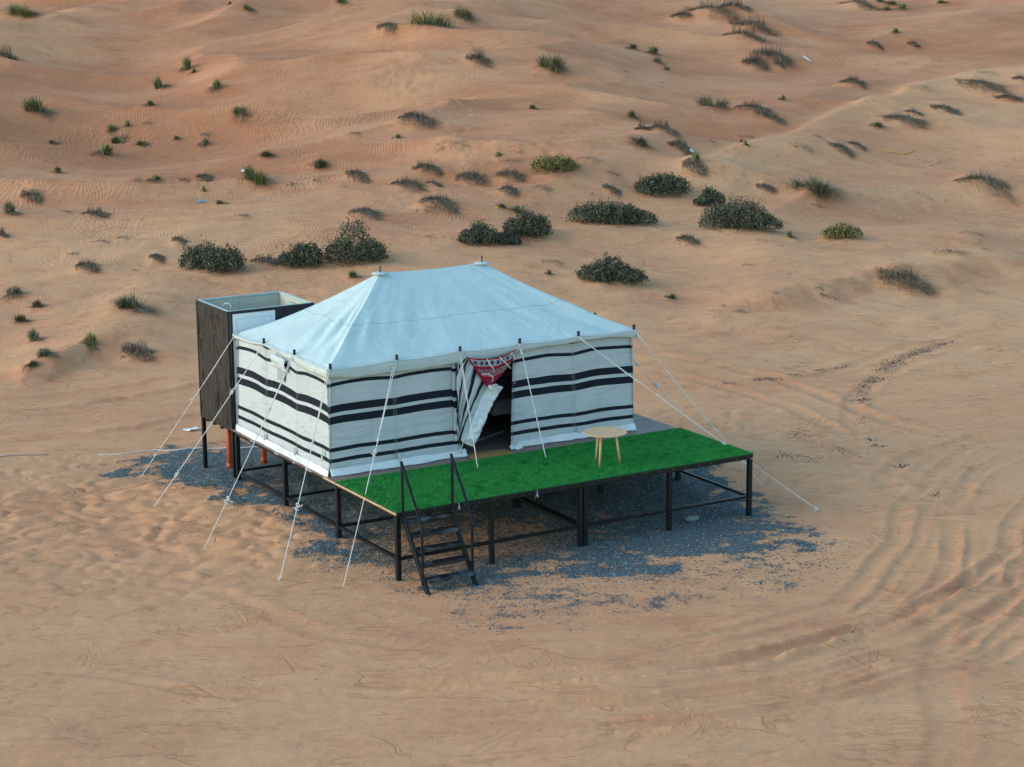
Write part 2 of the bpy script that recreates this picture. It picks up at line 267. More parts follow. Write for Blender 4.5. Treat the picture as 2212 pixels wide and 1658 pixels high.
MOUNDS = [
 (13.67, 62.49, 0.21, 0.89, 0.81, 5.18),
 (10.64, 55.52, 0.175, 0.46, 0.46, 2.94),
 (22.68, 60.44, 0.033, 0.14, 0.35, 0),
 (22.43, 57.37, 0.076, 0.32, 0.35, 1.86),
 (26.9, 57.08, 0.094, 0.4, 0.36, 2.31),
 (16.65, 50.93, 0.079, 0.33, 0.35, 1.94),
 (16.63, 50.11, 0.044, 0.19, 0.35, 0),
 (15.22, 49.56, 0.092, 0.39, 0.35, 2.26),
 (16.15, 46.65, 0.08, 0.34, 0.35, 1.97),
 (9.56, 47.82, 0.161, 0.68, 0.62, 3.95),
 (13.5, 46.93, 0.065, 0.28, 0.35, 1.6),
 (15.9, 43.43, 0.102, 0.43, 0.39, 2.52),
 (11.64, 45.76, 0.064, 0.27, 0.35, 1.57),
 (12.18, 45.66, 0.032, 0.14, 0.35, 0),
 (11.71, 45.04, 0.086, 0.36, 0.35, 2.12),
 (11.18, 41.3, 0.069, 0.29, 0.35, 1.7),
 (12.9, 45.4, 0.042, 0.21, 0.35, 0),
 (12.39, 41.14, 0.039, 0.17, 0.35, 0),
 (13.35, 40.83, 0.044, 0.22, 0.35, 0),
 (13.04, 40.29, 0.056, 0.24, 0.35, 1.38),
 (9.3, 45.54, 0.045, 0.19, 0.35, 0),
 (9.3, 40.63, 0.106, 0.45, 0.41, 2.61),
 (7.13, 38.79, 0.049, 0.21, 0.35, 0),
 (13.66, 36.06, 0.087, 0.37, 0.35, 2.14),
 (14.74, 34.26, 0.102, 0.43, 0.39, 2.51),
 (12.02, 33.07, 0.13, 0.55, 0.5, 3.2),
 (8.96, 36.14, 0.049, 0.25, 0.35, 0),
 (9.49, 35.89, 0.06, 0.25, 0.35, 1.48),
 (10.4, 35.51, 0.043, 0.22, 0.35, 0),
 (11.06, 35.34, 0.124, 0.33, 0.35, 2.08),
 (10.16, 33.15, 0.023, 0.1, 0.35, 0),
 (10.07, 31.38, 0.057, 0.24, 0.35, 1.41),
 (9.82, 29.28, 0.048, 0.24, 0.35, 0),
 (3.83, 33.18, 0.085, 0.36, 0.35, 2.1),
 (5.04, 35.06, 0.14, 0.37, 0.37, 2.36),
 (6.08, 32.08, 0.169, 0.44, 0.44, 2.84),
 (2.98, 31.4, 0.074, 0.19, 0.35, 0),
 (5.48, 33.03, 0.049, 0.25, 0.35, 0),
 (7.28, 28.09, 0.089, 0.23, 0.35, 1.49),
 (13.67, 32.16, 0.039, 0.2, 0.35, 0),
 (12.8, 32.3, 0.039, 0.2, 0.35, 0),
 (4.13, 27.22, 0.136, 0.36, 0.36, 1.57),
 (6.16, 27.0, 0.092, 0.24, 0.35, 1.54),
 (5.3, 26.51, 0.021, 0.11, 0.35, 0),
 (1.5, 25.82, 0.096, 0.4, 0.37, 1.62),
 (1.78, 24.56, 0.062, 0.26, 0.35, 1.04),
 (0.94, 23.26, 0.079, 0.33, 0.35, 1.34),
 (0.57, 20.81, 0.063, 0.27, 0.35, 1.07),
 (0.12, 18.64, 0.081, 0.34, 0.35, 1.37),
 (-0.41, 18.4, 0.058, 0.24, 0.35, 0.97),
 (1.43, 19.11, 0.053, 0.23, 0.35, 0.9),
 (2.34, 18.44, 0.156, 0.41, 0.41, 1.8),
 (3.53, 21.48, 0.149, 0.63, 0.57, 2.52),
 (8.64, 25.01, 0.157, 0.41, 0.41, 1.81),
 (5.25, 29.19, 0.055, 0.27, 0.35, 0),
 (5.91, 29.21, 0.055, 0.28, 0.35, 0),
 (4.17, 28.62, 0.04, 0.2, 0.35, 0),
 (26.81, 48.53, 0.267, 1.13, 1.03, 4.52),
 (29.02, 49.64, 0.161, 0.68, 0.62, 2.73),
 (25.13, 49.32, 0.167, 0.44, 0.44, 1.93),
 (25.47, 42.1, 0.18, 0.47, 0.47, 2.09),
 (27.84, 40.47, 0.18, 0.76, 0.69, 3.05),
 (34.8, 45.35, 0.088, 0.37, 0.35, 1.49),
 (35.32, 44.43, 0.103, 0.44, 0.4, 1.74),
 (34.97, 43.4, 0.076, 0.32, 0.35, 1.29),
 (34.15, 41.57, 0.055, 0.23, 0.35, 0.93),
 (31.22, 40.2, 0.019, 0.09, 0.35, 0),
 (32.2, 39.14, 0.02, 0.1, 0.35, 0),
 (29.96, 37.16, 0.016, 0.08, 0.35, 0),
 (24.61, 36.47, 0.054, 0.23, 0.35, 0.91),
 (19.35, 35.81, 0.25, 0.66, 0.66, 2.89),
 (27.33, 33.86, 0.075, 0.32, 0.35, 1.27),
 (26.14, 31.52, 0.1, 0.26, 0.35, 1.15),
 (26.79, 31.25, 0.193, 0.51, 0.51, 2.24),
 (24.79, 29.86, 0.12, 0.51, 0.46, 2.03),
 (26.39, 29.7, 0.129, 0.34, 0.35, 1.49),
 (19.86, 35.23, 0.049, 0.25, 0.35, 0),
 (16.95, 36.02, 0.058, 0.29, 0.35, 0),
 (17.97, 34.68, 0.042, 0.18, 0.35, 0),
 (18.83, 32.13, 0.113, 0.57, 0.57, 0),
 (19.77, 30.72, 0.032, 0.14, 0.35, 0),
 (20.47, 30.52, 0.031, 0.16, 0.35, 0),
 (19.79, 30.04, 0.077, 0.39, 0.39, 0),
 (17.17, 31.02, 0.175, 0.46, 0.46, 2.02),
 (18.03, 29.54, 0.196, 0.52, 0.52, 2.27),
 (19.16, 28.91, 0.167, 0.44, 0.44, 1.93),
 (20.53, 28.31, 0.137, 0.75, 0.68, 0),
 (22.04, 28.66, 0.086, 0.43, 0.43, 0),
 (22.42, 27.77, 0.058, 0.29, 0.35, 0),
 (14.96, 31.74, 0.15, 0.4, 0.4, 1.74),
 (15.8, 29.8, 0.205, 0.54, 0.54, 2.37),
 (16.62, 29.53, 0.097, 0.26, 0.35, 1.12),
 (18.3, 27.62, 0.13, 0.34, 0.35, 1.5),
 (19.49, 27.39, 0.066, 0.33, 0.35, 0),
 (15.68, 27.48, 0.226, 0.6, 0.6, 2.62),
 (15.02, 27.13, 0.075, 0.37, 0.37, 0),
 (13.18, 27.64, 0.19, 0.5, 0.5, 2.2),
 (17.52, 26.73, 0.046, 0.19, 0.35, 0),
 (18.02, 26.18, 0.087, 0.37, 0.35, 1.47),
 (21.79, 26.9, 0.109, 0.29, 0.35, 1.26),
 (13.87, 24.75, 0.018, 0.09, 0.35, 0),
 (23.41, 26.33, 0.091, 0.91, 0.76, 0),
 (20.13, 24.22, 0.145, 1.45, 1.21, 0),
 (16.69, 23.71, 0.075, 0.75, 0.63, 0),
 (15.03, 23.71, 0.061, 0.61, 0.51, 0),
 (15.86, 23.37, 0.036, 0.36, 0.35, 0),
 (16.65, 19.02, 0.1, 1.0, 0.84, 0),
 (23.24, 21.78, 0.134, 1.34, 1.12, 0),
 (24.4, 25.04, 0.051, 0.51, 0.42, 0),
 (7.17, 25.23, 0.104, 1.04, 0.87, 0),
 (9.49, 24.28, 0.065, 0.65, 0.54, 0),
 (10.98, 23.8, 0.093, 0.93, 0.77, 0),
 (10.22, 22.3, 0.057, 0.24, 0.35, 0.97),
 (15.33, 20.3, 0.031, 0.13, 0.35, 0),
 (16.24, 18.78, 0.057, 0.24, 0.35, 0.97),
 (16.03, 21.16, 0.067, 0.34, 0.35, 0),
 (17.29, 17.15, 0.047, 0.2, 0.35, 0),
 (42.82, 50.43, 0.429, 1.13, 1.13, 4.97),
 (42.88, 47.28, 0.362, 0.95, 0.95, 4.19),
 (43.81, 49.93, 0.248, 0.65, 0.65, 2.87),
 (41.42, 50.92, 0.173, 0.46, 0.46, 2.0),
 (41.13, 45.64, 0.314, 0.83, 0.83, 3.64),
 (40.33, 42.53, 0.297, 0.78, 0.78, 3.44),
 (39.26, 42.35, 0.204, 0.54, 0.54, 2.36),
 (40.15, 41.74, 0.091, 0.24, 0.35, 1.05),
 (54.47, 53.77, 0.315, 0.83, 0.83, 3.65),
 (55.71, 53.03, 0.129, 0.55, 0.5, 2.19),
 (54.78, 52.18, 0.085, 0.36, 0.35, 1.44),
 (55.65, 51.87, 0.085, 0.36, 0.35, 1.45),
 (58.72, 52.09, 0.081, 0.34, 0.35, 1.36),
 (48.61, 44.13, 0.061, 0.26, 0.35, 1.03),
 (46.63, 43.2, 0.127, 0.33, 0.35, 1.47),
 (48.47, 42.67, 0.104, 0.27, 0.35, 1.2),
 (40.46, 37.32, 0.196, 0.52, 0.52, 2.27),
 (35.29, 35.36, 0.04, 0.17, 0.35, 0),
 (31.79, 34.97, 0.184, 0.78, 0.71, 3.11),
 (32.91, 34.03, 0.241, 0.63, 0.63, 2.79),
 (33.2, 33.13, 0.14, 0.37, 0.37, 1.62),
 (28.51, 30.58, 0.036, 0.18, 0.35, 0),
 (31.05, 31.93, 0.058, 0.29, 0.35, 0),
 (29.21, 29.86, 0.021, 0.09, 0.35, 0),
 (29.11, 29.32, 0.03, 0.13, 0.35, 0),
 (25.38, 27.42, 0.069, 0.29, 0.35, 1.16),
 (25.34, 27.24, 0.153, 0.4, 0.4, 1.78),
 (26.6, 29.71, 0.123, 0.32, 0.35, 1.42),
 (32.84, 30.05, 0.041, 0.2, 0.35, 0),
 (33.02, 28.92, 0.165, 0.43, 0.43, 1.91),
 (34.05, 29.29, 0.116, 0.3, 0.35, 1.34),
 (31.23, 28.92, 0.092, 0.46, 0.46, 0),
 (36.59, 31.2, 0.077, 0.33, 0.35, 1.31),
 (38.07, 31.44, 0.29, 0.76, 0.76, 3.36),
 (39.28, 32.19, 0.116, 0.31, 0.35, 1.35),
 (40.81, 32.11, 0.193, 0.51, 0.51, 2.24),
 (42.54, 35.45, 0.099, 0.49, 0.49, 0),
 (45.21, 34.82, 0.335, 0.88, 0.88, 3.87),
 (45.04, 32.98, 0.193, 0.51, 0.51, 2.23),
 (46.56, 35.9, 0.082, 0.41, 0.41, 0),
 (47.23, 34.56, 0.132, 0.35, 0.35, 1.53),
 (35.4, 24.15, 0.331, 0.87, 0.87, 3.83),
 (28.45, 24.64, 0.257, 1.09, 0.99, 4.34),
 (27.1, 25.6, 0.112, 0.29, 0.35, 1.29),
 (27.77, 23.7, 0.036, 0.18, 0.35, 0),
 (25.8, 20.01, 0.108, 0.6, 0.54, 0),
 (24.23, 20.46, 0.041, 0.17, 0.35, 0),
 (21.12, 21.66, 0.128, 0.34, 0.35, 1.48),
 (27.3, 16.81, 0.116, 0.58, 0.58, 0),
 (29.83, 18.66, 0.084, 0.42, 0.42, 0),
 (28.88, 17.01, 0.037, 0.18, 0.35, 0),
 (24.17, 15.28, 0.281, 0.74, 0.74, 3.26),
 (21.08, 18.6, 0.035, 0.18, 0.35, 0),
 (17.98, 15.54, 0.019, 0.09, 0.35, 0),
 (19.57, 15.28, 0.017, 0.08, 0.35, 0),
 (21.24, 15.48, 0.031, 0.16, 0.35, 0),
 (21.23, 15.09, 0.049, 0.24, 0.35, 0),
 (18.05, 14.89, 0.04, 0.2, 0.35, 0),
]
# kind, x, y, width, height, label
PLANTS = [
 ('G', 13.67, 62.49, 1.62, 0.62, 'large dark green grass tuft in the top left corner'),
 ('D', 10.64, 55.52, 0.92, 0.73, 'medium dry drooping grass clump down-left of the top left corner tuft'),
 ('G', 22.68, 60.44, 0.26, 0.24, 'tiny green grass tuft up-right of the paired upper left green tufts'),
 ('G', 22.43, 57.37, 0.58, 0.39, 'small green grass tuft up-right of the paired upper left green tufts'),
 ('G', 26.9, 57.08, 0.72, 0.17, 'small green grass tuft left of the big green tuft at top centre'),
 ('G', 16.65, 50.93, 0.61, 0.72, 'third nearest small green grass tuft up-right of the elongated left dune tuft'),
 ('G', 16.63, 50.11, 0.34, 0.28, 'tiny green grass tuft down-right of the paired upper left green tufts'),
 ('G', 15.22, 49.56, 0.71, 0.63, 'nearest small green grass tuft down-left of the paired upper left green tufts'),
 ('G', 16.15, 46.65, 0.62, 0.53, 'small green grass tuft down-right of the paired upper left green tufts'),
 ('G', 9.56, 47.82, 1.23, 0.71, 'large green tuft near the left edge of the upper dune'),
 ('G', 13.5, 46.93, 0.5, 0.29, 'second nearest small green grass tuft down-left of the paired upper left green tufts'),
 ('G', 15.9, 43.43, 0.79, 0.37, 'medium green grass tuft above the tuft with white litter'),
 ('G', 11.64, 45.76, 0.49, 0.32, 'second nearest small green grass tuft up-right of the elongated left dune tuft'),
 ('G', 12.18, 45.66, 0.25, 0.3, 'tiny green grass tuft up-right of the elongated left dune tuft'),
 ('G', 11.71, 45.04, 0.66, 0.28, 'nearest small green grass tuft up-right of the elongated left dune tuft'),
 ('G', 11.18, 41.3, 0.53, 0.22, 'small green grass tuft right of the elongated left dune tuft'),
 ('T', 12.9, 45.4, 0.42, 0.26, 'small sparse dead twig patch up-right of the elongated left dune tuft'),
 ('G', 12.39, 41.14, 0.3, 0.17, 'tiny green grass tuft right of the elongated left dune tuft'),
 ('T', 13.35, 40.83, 0.44, 0.37, 'small sparse dead twig patch up-left of the tuft with white litter'),
 ('G', 13.04, 40.29, 0.43, 0.33, 'small green grass tuft up-left of the tuft with white litter'),
 ('G', 9.3, 45.54, 0.34, 0.19, 'tiny green grass tuft left of the elongated left dune tuft'),
 ('G', 9.3, 40.63, 0.81, 0.52, 'elongated green tuft on the left dune below the split tufts'),
 ('G', 7.13, 38.79, 0.38, 0.27, 'small green grass tuft down-left of the elongated left dune tuft'),
 ('S', 13.66, 36.06, 0.67, 0.27, 'medium grey-green spiky tuft up-right of the tuft with white litter'),
 ('S', 14.74, 34.26, 0.78, 0.44, 'medium grey-green spiky tuft right of the tuft with white litter'),
 ('G', 12.02, 33.07, 1.0, 0.61, 'green tuft with grey trailing blades beside white litter, left dune'),
 ('T', 8.96, 36.14, 0.49, 0.28, 'small sparse dead twig patch down-right of the elongated left dune tuft'),
 ('G', 9.49, 35.89, 0.46, 0.23, 'small green grass tuft down-right of the elongated left dune tuft'),
 ('T', 10.4, 35.51, 0.43, 0.37, 'small sparse dead twig patch left of the tuft with white litter'),
 ('D', 11.06, 35.34, 0.65, 0.25, 'medium dry drooping grass clump left of the tuft with white litter'),
 ('G', 10.16, 33.15, 0.18, 0.22, 'tiny green grass tuft left of the tuft with white litter'),
 ('S', 10.07, 31.38, 0.44, 0.23, 'small grey-green spiky tuft down-left of the tuft with white litter'),
 ('T', 9.82, 29.28, 0.48, 0.26, 'small sparse dead twig patch below the tuft with white litter'),
 ('S', 3.83, 33.18, 0.66, 0.6, 'green-grey tuft at the left edge, halfway up the photo'),
 ('D', 5.04, 35.06, 0.74, 0.21, 'medium dry drooping grass clump up-right of the grey tuft at the left edge'),
 ('D', 6.08, 32.08, 0.89, 0.34, 'wide dry drooping grass clump below the elongated left dune tuft'),
 ('D', 2.98, 31.4, 0.39, 0.36, 'small dry drooping grass clump below the grey tuft at the left edge'),
 ('T', 5.48, 33.03, 0.49, 0.17, 'small sparse dead twig patch right of the grey tuft at the left edge'),
 ('D', 7.28, 28.09, 0.47, 0.22, 'small dry drooping grass clump up-left of the round dark bush behind the cubicle'),
 ('T', 13.67, 32.16, 0.39, 0.15, 'second nearest small sparse dead twig patch right of the tuft with white litter'),
 ('T', 12.8, 32.3, 0.39, 0.15, 'nearest small sparse dead twig patch right of the tuft with white litter'),
 ('D', 4.13, 27.22, 0.71, 0.34, 'medium dry drooping grass clump up-left of the broad yellowish tuft'),
 ('D', 6.16, 27.0, 0.48, 0.2, 'small dry drooping grass clump left of the round dark bush behind the cubicle'),
 ('T', 5.3, 26.51, 0.21, 0.12, 'tiny sparse dead twig patch above the broad yellowish tuft'),
 ('S', 1.5, 25.82, 0.74, 0.35, 'wide grey-green spiky tuft below the grey tuft at the left edge'),
 ('S', 1.78, 24.56, 0.47, 0.32, 'small grey-green spiky tuft left of the broad yellowish tuft'),
 ('S', 0.94, 23.26, 0.61, 0.32, 'medium grey-green spiky tuft left of the broad yellowish tuft'),
 ('S', 0.57, 20.81, 0.49, 0.47, 'second nearest medium grey-green spiky tuft left of the dark drape near the cubicle'),
 ('S', 0.12, 18.64, 0.62, 0.29, 'nearest medium grey-green spiky tuft left of the dark drape near the cubicle'),
 ('S', -0.41, 18.4, 0.44, 0.22, 'third nearest medium grey-green spiky tuft left of the dark drape near the cubicle'),
 ('G', 1.43, 19.11, 0.41, 0.39, 'small green grass tuft left of the dark drape near the cubicle'),
 ('D', 2.34, 18.44, 0.82, 0.41, 'dark grey draped tuft on the sand lip left of the cubicle'),
 ('S', 3.53, 21.48, 1.15, 0.51, 'broad yellowish green tuft on sand left of the cubicle'),
 ('D', 8.64, 25.01, 0.82, 0.29, 'wide dry drooping grass clump right of the round dark bush behind the cubicle'),
 ('T', 5.25, 29.19, 0.55, 0.16, 'medium sparse dead twig patch up-left of the broad yellowish tuft'),
 ('T', 5.91, 29.21, 0.55, 0.14, 'medium sparse dead twig patch above the broad yellowish tuft'),
 ('T', 4.17, 28.62, 0.4, 0.11, 'small sparse dead twig patch down-right of the grey tuft at the left edge'),
 ('G', 26.81, 48.53, 2.06, 0.82, 'largest dark green grass clump at the top centre of the dune'),
 ('S', 29.02, 49.64, 1.24, 0.72, 'spiky brown-green tuft right behind the largest green clump at top'),
 ('D', 25.13, 49.32, 0.88, 0.23, 'medium dry drooping grass clump left of the big green tuft at top centre'),
 ('D', 25.47, 42.1, 0.95, 0.73, 'blue-grey dead drape with a pointed top, upper centre'),
 ('S', 27.84, 40.47, 1.38, 0.91, 'spiky grey tuft spread over a cone of sand, upper centre'),
 ('S', 34.8, 45.35, 0.68, 0.36, 'small grey-green spiky tuft right of the spiky grey mound above the scrub'),
 ('G', 35.32, 44.43, 0.79, 0.48, 'medium green grass tuft up-left of the dark spiky crest clump'),
 ('S', 34.97, 43.4, 0.59, 0.29, 'small grey-green spiky tuft up-left of the dark spiky crest clump'),
 ('S', 34.15, 41.57, 0.42, 0.25, 'tiny grey-green spiky tuft up-left of the dark spiky crest clump'),
 ('T', 31.22, 40.2, 0.19, 0.17, 'tiny sparse dead twig patch right of the spiky grey mound above the scrub'),
 ('T', 32.2, 39.14, 0.2, 0.15, 'nearest tiny sparse dead twig patch left of the dark spiky crest clump'),
 ('T', 29.96, 37.16, 0.16, 0.11, 'second nearest tiny sparse dead twig patch left of the dark spiky crest clump'),
 ('S', 24.61, 36.47, 0.41, 0.29, 'small grey-green spiky tuft below the spiky grey mound above the scrub'),
 ('D', 19.35, 35.81, 1.31, 0.36, 'long dark dead drape on a low crest in the centre'),
 ('S', 27.33, 33.86, 0.58, 0.37, 'small grey-green spiky tuft left of the dark spiky crest clump'),
 ('D', 26.14, 31.52, 0.52, 0.43, 'small dry drooping grass clump left of the dark spiky crest clump'),
 ('D', 26.79, 31.25, 1.02, 0.43, 'wide dry drooping grass clump down-left of the dark spiky crest clump'),
 ('S', 24.79, 29.86, 0.92, 0.38, 'wide grey-green spiky tuft right of the yellow-green scrub in the middle'),
 ('D', 26.39, 29.7, 0.68, 0.39, 'second nearest medium dry drooping grass clump down-left of the dark spiky crest clump'),
 ('T', 19.86, 35.23, 0.49, 0.13, 'small sparse dead twig patch down-right of the long dark drape in the centre'),
 ('T', 16.95, 36.02, 0.58, 0.32, 'small sparse dead twig patch left of the long dark drape in the centre'),
 ('G', 17.97, 34.68, 0.32, 0.18, 'tiny green grass tuft down-left of the long dark drape in the centre'),
 ('T', 18.83, 32.13, 1.13, 0.31, 'wide sparse dead twig patch down-right of the long dark drape in the centre'),
 ('G', 19.77, 30.72, 0.25, 0.17, 'tiny green grass tuft left of the yellow-green scrub in the middle'),
 ('T', 20.47, 30.52, 0.31, 0.19, 'tiny sparse dead twig patch left of the yellow-green scrub in the middle'),
 ('T', 19.79, 30.04, 0.77, 0.25, 'medium sparse dead twig patch left of the yellow-green scrub in the middle'),
 ('D', 17.17, 31.02, 0.92, 0.43, 'nearest wide dry drooping grass clump below the long dark drape in the centre'),
 ('D', 18.03, 29.54, 1.03, 0.39, 'second nearest wide dry drooping grass clump up-left of the low three bush group'),
 ('D', 19.16, 28.91, 0.88, 0.36, 'wide dry drooping grass clump left of the yellow-green scrub in the middle'),
 ('Y', 20.53, 28.31, 1.37, 0.58, 'wide yellow-green scrub in the middle of the slope'),
 ('T', 22.04, 28.66, 0.86, 0.15, 'medium sparse dead twig patch right of the yellow-green scrub in the middle'),
 ('T', 22.42, 27.77, 0.58, 0.17, 'small sparse dead twig patch above the widest dark bush right of centre'),
 ('D', 14.96, 31.74, 0.79, 0.24, 'medium dry drooping grass clump down-left of the long dark drape in the centre'),
 ('D', 15.8, 29.8, 1.08, 0.36, 'second nearest wide dry drooping grass clump below the long dark drape in the centre'),
 ('D', 16.62, 29.53, 0.51, 0.23, 'small dry drooping grass clump below the long dark drape in the centre'),
 ('D', 18.3, 27.62, 0.68, 0.27, 'medium dry drooping grass clump above the low three bush group'),
 ('T', 19.49, 27.39, 0.66, 0.27, 'medium sparse dead twig patch down-left of the yellow-green scrub in the middle'),
 ('D', 15.68, 27.48, 1.19, 0.35, 'nearest wide dry drooping grass clump up-left of the low three bush group'),
 ('T', 15.02, 27.13, 0.75, 0.26, 'medium sparse dead twig patch left of the low three bush group'),
 ('D', 13.18, 27.64, 1.0, 0.2, 'wide dry drooping grass clump above the big double bush behind the tent'),
 ('S', 17.52, 26.73, 0.35, 0.19, 'small grey-green spiky tuft above the low three bush group'),
 ('S', 18.02, 26.18, 0.67, 0.32, 'medium grey-green spiky tuft up-right of the low three bush group'),
 ('D', 21.79, 26.9, 0.57, 0.23, 'small dry drooping grass clump above the widest dark bush right of centre'),
 ('T', 13.87, 24.75, 0.18, 0.12, "tiny sparse dead twig patch up-left of the tent roof's right peak"),
 ('B', 23.41, 26.33, 1.52, 0.61, 'flat dark bush upslope between the two widest bushes'),
 ('B', 20.13, 24.22, 2.42, 0.84, "widest dark grey-green bush just right of the roof's right peak"),
 ('B', 16.69, 23.71, 1.25, 0.64, 'dark bush nearest above the right peak, taller of three'),
 ('B', 15.03, 23.71, 1.02, 0.55, "low dark bush left of three above the roof's right peak"),
 ('B', 15.86, 23.37, 0.61, 0.39, 'smallest dark bush, lower middle of three above the right peak'),
 ('B', 16.65, 19.02, 1.67, 0.65, "dark bush alone directly behind the tent roof's right slope"),
 ('B', 23.24, 21.78, 2.23, 1.03, 'largest dark green bush, right of centre on the sand flat'),
 ('B', 24.4, 25.04, 0.84, 0.48, 'small dome bush touching the largest dark bush on its upper left'),
 ('B', 7.17, 25.23, 1.74, 0.98, 'round dense dark green bush left of the tent roof, behind the cubicle'),
 ('B', 9.49, 24.28, 1.09, 0.69, 'smaller lower bush touching the big dark bush above the cubicle'),
 ('B', 10.98, 23.8, 1.55, 1.07, "big dark bush with olive top just behind the tent's left peak"),
 ('S', 10.22, 22.3, 0.44, 0.34, "small grey-green spiky tuft left of the tent roof's left peak"),
 ('G', 15.33, 20.3, 0.24, 0.17, "tiny green grass tuft right of the tent roof's right peak"),
 ('S', 16.24, 18.78, 0.44, 0.23, "small grey-green spiky tuft above the tent's right end"),
 ('T', 16.03, 21.16, 0.67, 0.21, 'medium sparse dead twig patch down-right of the low three bush group'),
 ('S', 17.29, 17.15, 0.36, 0.19, "small grey-green spiky tuft up-right of the tent's right end"),
 ('D', 42.82, 50.43, 2.26, 0.74, 'widest draped grass band along the top edge, upper right'),
 ('D', 42.88, 47.28, 1.9, 0.76, 'lower right half of the top drape, tipped green at its end'),
 ('D', 43.81, 49.93, 1.3, 0.65, 'middle hump of the top edge drape, upper right'),
 ('D', 41.42, 50.92, 0.91, 0.33, 'medium dry drooping grass clump left of the long draped grass at upper right'),
 ('D', 41.13, 45.64, 1.65, 0.91, 'upper half of the long slanting grey-green drape, upper right'),
 ('D', 40.33, 42.53, 1.56, 0.76, 'lower tapering half of the long slanting drape, upper right'),
 ('D', 39.26, 42.35, 1.07, 0.87, 'short dark drape below the long slanting drape, upper right'),
 ('D', 40.15, 41.74, 0.48, 0.32, 'small dry drooping grass clump down-right of the long draped grass at upper right'),
 ('D', 54.47, 53.77, 1.66, 0.24, 'wide dry drooping grass clump up-right of the long draped grass at upper right'),
 ('G', 55.71, 53.03, 0.99, 0.28, 'medium green grass tuft right of the long draped grass at upper right'),
 ('G', 54.78, 52.18, 0.66, 0.28, 'small green grass tuft right of the long draped grass at upper right'),
 ('G', 55.65, 51.87, 0.66, 0.42, 'second nearest small green grass tuft up-left of the far right ridge'),
 ('G', 58.72, 52.09, 0.62, 0.19, 'nearest small green grass tuft up-left of the far right ridge'),
 ('G', 48.61, 44.13, 0.47, 0.3, 'tiny green grass tuft up-left of the far right ridge'),
 ('D', 46.63, 43.2, 0.67, 0.31, 'small dry drooping grass clump right of the long draped grass at upper right'),
 ('D', 48.47, 42.67, 0.54, 0.31, 'small dry drooping grass clump up-left of the far right ridge'),
 ('D', 40.46, 37.32, 1.03, 0.34, 'medium dry drooping grass clump right of the long draped grass at upper right'),
 ('G', 35.29, 35.36, 0.31, 0.27, 'tiny green grass tuft right of the dark spiky crest clump'),
 ('S', 31.79, 34.97, 1.41, 0.74, 'dark spiky clump on a crest right of centre, upper slope'),
 ('D', 32.91, 34.03, 1.27, 0.42, 'wide dry drooping grass clump right of the dark spiky crest clump'),
 ('D', 33.2, 33.13, 0.74, 0.25, 'medium dry drooping grass clump right of the dark spiky crest clump'),
 ('T', 28.51, 30.58, 0.36, 0.21, 'tiny sparse dead twig patch below the dark spiky crest clump'),
 ('T', 31.05, 31.93, 0.58, 0.22, 'small sparse dead twig patch down-right of the dark spiky crest clump'),
 ('G', 29.21, 29.86, 0.16, 0.21, 'nearest tiny green grass tuft down-right of the dark spiky crest clump'),
 ('G', 29.11, 29.32, 0.23, 0.28, 'second nearest tiny green grass tuft down-right of the dark spiky crest clump'),
 ('G', 25.38, 27.42, 0.53, 0.37, 'small green grass tuft below the dark spiky crest clump'),
 ('D', 25.34, 27.24, 0.81, 0.22, 'medium dry drooping grass clump up-left of the largest dark bush on the right'),
 ('D', 26.6, 29.71, 0.65, 0.35, 'nearest medium dry drooping grass clump down-left of the dark spiky crest clump'),
 ('T', 32.84, 30.05, 0.41, 0.17, 'small sparse dead twig patch above the wide grey mound at right'),
 ('D', 33.02, 28.92, 0.87, 0.28, 'medium dry drooping grass clump up-right of the wide grey mound at right'),
 ('D', 34.05, 29.29, 0.61, 0.2, 'small dry drooping grass clump up-right of the wide grey mound at right'),
 ('T', 31.23, 28.92, 0.92, 0.2, 'medium sparse dead twig patch above the wide grey mound at right'),
 ('G', 36.59, 31.2, 0.6, 0.23, 'small green grass tuft up-right of the wide grey mound at right'),
 ('D', 38.07, 31.44, 1.53, 0.35, 'second nearest wide dry drooping grass clump down-left of the far right ridge'),
 ('D', 39.28, 32.19, 0.61, 0.22, 'small dry drooping grass clump down-left of the far right ridge'),
 ('D', 40.81, 32.11, 1.02, 0.22, 'medium dry drooping grass clump down-left of the far right ridge'),
 ('T', 42.54, 35.45, 0.99, 0.23, 'medium sparse dead twig patch left of the far right ridge'),
 ('D', 45.21, 34.82, 1.76, 0.25, 'nearest wide dry drooping grass clump down-left of the far right ridge'),
 ('D', 45.04, 32.98, 1.01, 0.3, 'medium dry drooping grass clump down-right of the far right ridge'),
 ('T', 46.56, 35.9, 0.82, 0.23, 'medium sparse dead twig patch above the low brown mound at far right'),
 ('D', 47.23, 34.56, 0.7, 0.23, 'small dry drooping grass clump right of the far right ridge'),
 ('D', 35.4, 24.15, 1.74, 0.42, 'wide low brown mound near the right edge'),
 ('S', 28.45, 24.64, 1.97, 0.62, 'wide hazy grey mound of fine twigs, right side'),
 ('D', 27.1, 25.6, 0.59, 0.19, 'small dry drooping grass clump up-right of the largest dark bush on the right'),
 ('T', 27.77, 23.7, 0.36, 0.21, 'small sparse dead twig patch below the wide grey mound at right'),
 ('Y', 25.8, 20.01, 1.08, 0.51, 'sprawling yellow-grey scrub right of the largest dark bush'),
 ('G', 24.23, 20.46, 0.31, 0.3, 'tiny green grass tuft right of the largest dark bush on the right'),
 ('D', 21.12, 21.66, 0.67, 0.25, 'medium dry drooping grass clump left of the largest dark bush on the right'),
 ('T', 27.3, 16.81, 1.16, 0.36, 'reddish sparse twig patch near the right edge'),
 ('T', 29.83, 18.66, 0.84, 0.2, 'wide sparse dead twig patch below the low brown mound at far right'),
